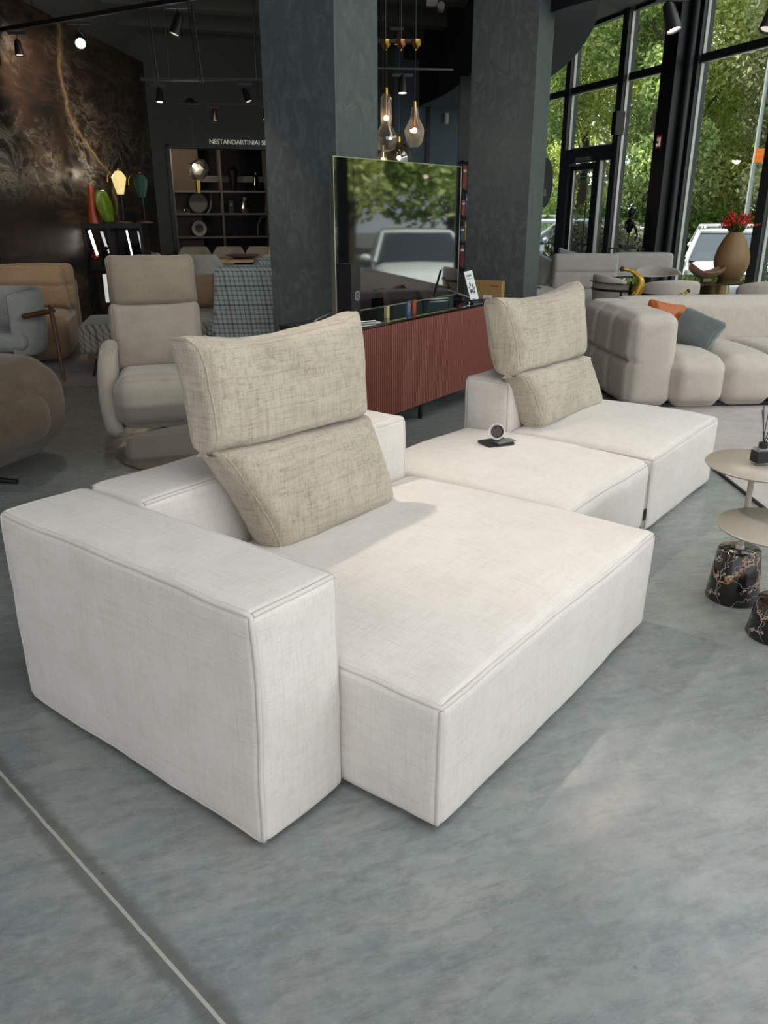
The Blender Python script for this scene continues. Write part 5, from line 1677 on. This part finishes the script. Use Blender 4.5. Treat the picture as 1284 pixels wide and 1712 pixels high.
# middle gap between the columns: tracks, pendants, camera
track('black ceiling track between the two columns', (-.3, 8.0), (.62, 8.1), 2.66, (.1,), .008)
spot('lit black spotlight hanging between the two columns', .165, 8.05, 2.64, (0, -.15, -1), True, size=1.0, drop=.03)
spot('small silver headed spotlight high between the two columns', .12, 8.6, 3.10, (0, -.2, -1), False, size=.7, drop=.04)
t = thing('pendant_canopy', 'dark ceiling bar with brass and copper caps between the columns', 'ceiling fitting', (.13, 7.5, 2.80), 0)
MB().box(-.20, .17, .02, .12, -.02, .0).build('bar', M['blackm'], t, smooth=False)
for x, m_ in ((-.115, 'gold'), (.012, 'copper'), (.135, 'gold')):
    MB().lathe([(0, -.09), (.012, -.075), (.036, -.05), (.040, -.01), (.0, 0)], 16).build('cap', M[m_], t, loc=(x, -.0, -.0))
for x in (-.12, .01, .13):
    MB().tube([(x, 0, 0), (x, 0, ZC - 2.8)], .004, 6).build('cord', M['black'], t)
def pendant(label, x, y, z, prof, mat, bulb_z, cap=True, cord=1.2, rod=None, warm=True):
    t = thing('glass_pendant', label, 'pendant lamp', (x, y, z), 0, 'glass pendants between the columns')
    MB().lathe(prof, 32, caps=False).build('glass_shade', M[mat], t)
    zt_ = max(p[1] for p in prof)
    MB().lathe([(0, zt_ + .05), (.014, zt_ + .045), (.018, zt_ - .02), (0, zt_ - .02)], 16).build('brass_cap', M['gold'], t)
    if rod:
        MB().cyl(0, 0, bulb_z + .03, zt_, .010, 10).build('socket', M['copper'], t)
    MB().sphere((0, 0, bulb_z), .022, 12, 8).build('bulb', M['bulb'], t)
    MB().tube([(0, 0, zt_ + .04), (0, 0, ZC - z)], .003, 5).build('cord', M['black'], t)
    return t
pendant('clear faceted diamond shaped glass pendant left of the right column', .276, 8.0, 2.16, [(.03, .19), (.04, .10), (.095, 0), (.07, -.10), (.035, -.14)], 'thinglass', 0, rod=True)
pendant('clear tall bottle shaped glass pendant beside the left column', .02, 8.0, 2.20, [(.025, .26), (.05, .22), (.05, .0), (.10, -.08), (.105, -.13), (.07, -.20), (.0, -.22)], 'thinglass', .06, rod=True)
pendant('dark smoked dome glass pendant above the television', .145, 8.5, 1.98, [(.02, .12), (.07, .10), (.11, .04), (.125, -.03), (.115, -.09)], 'amberglass', -.02)
pendant('small amber glowing glass pendant behind the television top edge', -.01, 8.6, 1.96, [(.02, .07), (.05, .06), (.055, -.05)], 'amberglass', -.01)
lamp('pendant_light', 'POINT', (.15, 7.8, 2.1), 4, WARM, shadow_soft_size=.04)
t = thing('security_camera', 'small grey security camera high between the columns', 'camera', (.47, 9.0, 3.36), 0)
MB().box(-.06, .05, -.03, .03, -.03, .03).box(-.02, .02, -.02, .02, .03, ZC - 3.36).build('bracket', M['shelfmetal'], t, smooth=False)
MB().lathe([(0, -.04), (.035, -.04), (.035, .04), (0, .04)], 18, mat=Matrix.Translation((.08, -.03, -.04)) @ Matrix.Rotation(R(80), 4, 'X')).build('camera_body', M['shelfmetal'], t)
t = thing('wall_spotlight', 'small white cylinder wall light on the blue grey wall', 'wall light', tuple(BM @ Vector((5.35, -.06, 3.06))), 18)
MB().cyl(0, 0, -.09, .09, .045, 20).box(-.02, .02, .03, .06, -.04, .04).build('cylinder_body', M['alu'], t)

# bookcase sliver beside the right column
t = thing('bookcase', 'dark bookcase with colourful books just left of the right column', 'bookcase', (1.30, 12.3, 0), 5)
MB().box(-.16, .5, -.14, -.12, 0, 2.14).box(-.16, .5, .16, .18, 0, 2.14).box(-.16, -.14, -.14, .18, 0, 2.14) if False else None
MB().box(-.24, .5, .14, .17, 0, 3.2).box(.46, .5, -.14, .17, 0, 3.2).build('back_panel', M['black'], t, smooth=False)
for z in (.3, .7, 1.05, 1.4, 1.75, 2.12):
    MB().box(-.2, .46, -.14, .14, z - .012, z + .012).build('shelf_board', M['black'], t, smooth=False)
cols = [((150, 60, 40), 'dark orange book', 1.762, .30, 'topmost'), ((70, 110, 150), 'blue book', 1.412, .28, 'upper'), ((180, 60, 60), 'red and pink book', 1.412, .2, 'upper'), ((190, 150, 60), 'yellow book', 1.062, .27, 'middle'), ((60, 90, 110), 'slate blue book', 1.062, .2, 'middle'), ((130, 24, 22), 'dark red box file', .712, .3, 'lower')]
for i, (c, nm, z, h, pos) in enumerate(cols):
    x = 1.115 + (i % 2) * .055
    if nm.startswith('dark'):
        x = 1.12
    t = thing('book', nm + ' on the %s shelf of the bookcase by the column' % pos, 'book', (x, 12.22, z), 5)
    MB().box(-.024, .024, -.09, .09, 0, h).build('cover', plain('book_cover', c, .5), t, smooth=False, bevel=.003)
    MB().box(-.022, .022, -.0915, -.0895, h * .7, h * .82).build('spine_label', M['paper'], t, smooth=False)

# signs
t = thing('round_wall_sign', 'black half round sign projecting from the right side of the column', 'sign', (1.66, 8.98, 1.75), 60)
MB().lathe([(0, -.012), (.24, -.012), (.24, .012), (0, .012)], 48, mat=Matrix.Rotation(R(90), 4, 'X') @ Matrix.Scale(1, 4)).build('disc', M['fascia'], t, angle=40)
MB().box(-.03, .03, -.016, -.012, -.13, -.06).build('small_print', M['ink'], t, smooth=False)
t = thing('fire_sign', 'small red fire equipment sign on the black window post', 'sign', tuple(wpt(-1.38, .345, 2.39)), 107.5)
MB().box(-.06, .06, -.0, .008, -.09, .09).build('sign_plate', M['sign_red'], t, smooth=False)
MB().box(-.045, -.01, .008, .011, -.06, .06).box(.005, .045, .008, .011, -.06, -.02).box(.005, .03, .008, .011, .01, .06).build('pictogram', M['sign_white'], t, smooth=False)
t = thing('exit_sign', 'small green exit sign sticker on the glass door', 'sign', tuple(wpt(1.18, .012, 2.02)), 107.5)
MB().box(-.11, .11, 0, .004, -.05, .05).build('sign_plate', M['sign_green'], t, smooth=False)
MB().box(-.08, -.02, .004, .006, -.006, .01).box(.0, .08, .004, .006, -.006, .01).build('arrow_mark', M['white'], t, smooth=False)
t = thing('wall_speaker', 'small black loudspeaker on the window mullion right of the door', 'speaker', tuple(wpt(-.02, .2, 2.75)), 107.5)
MB().box(-.06, .06, -.1, .06, -.17, .17).build('speaker_box', M['black'], t, smooth=False, bevel=.008)
# spotlights near the window
track('short black ceiling track before the windows at the top right', (1.55, 6.05), (2.9, 5.9), 2.82, (.3, .9), .016)
spot('lit black spotlight hanging before the windows', 1.86, 6.02, 2.80, (.25, -.25, -.9), True, size=1.15, drop=.06)
spot('black spotlight cut by the right picture edge before the windows', 2.50, 5.95, 2.80, (-.3, -.2, -.9), False, size=1.15, drop=.07)
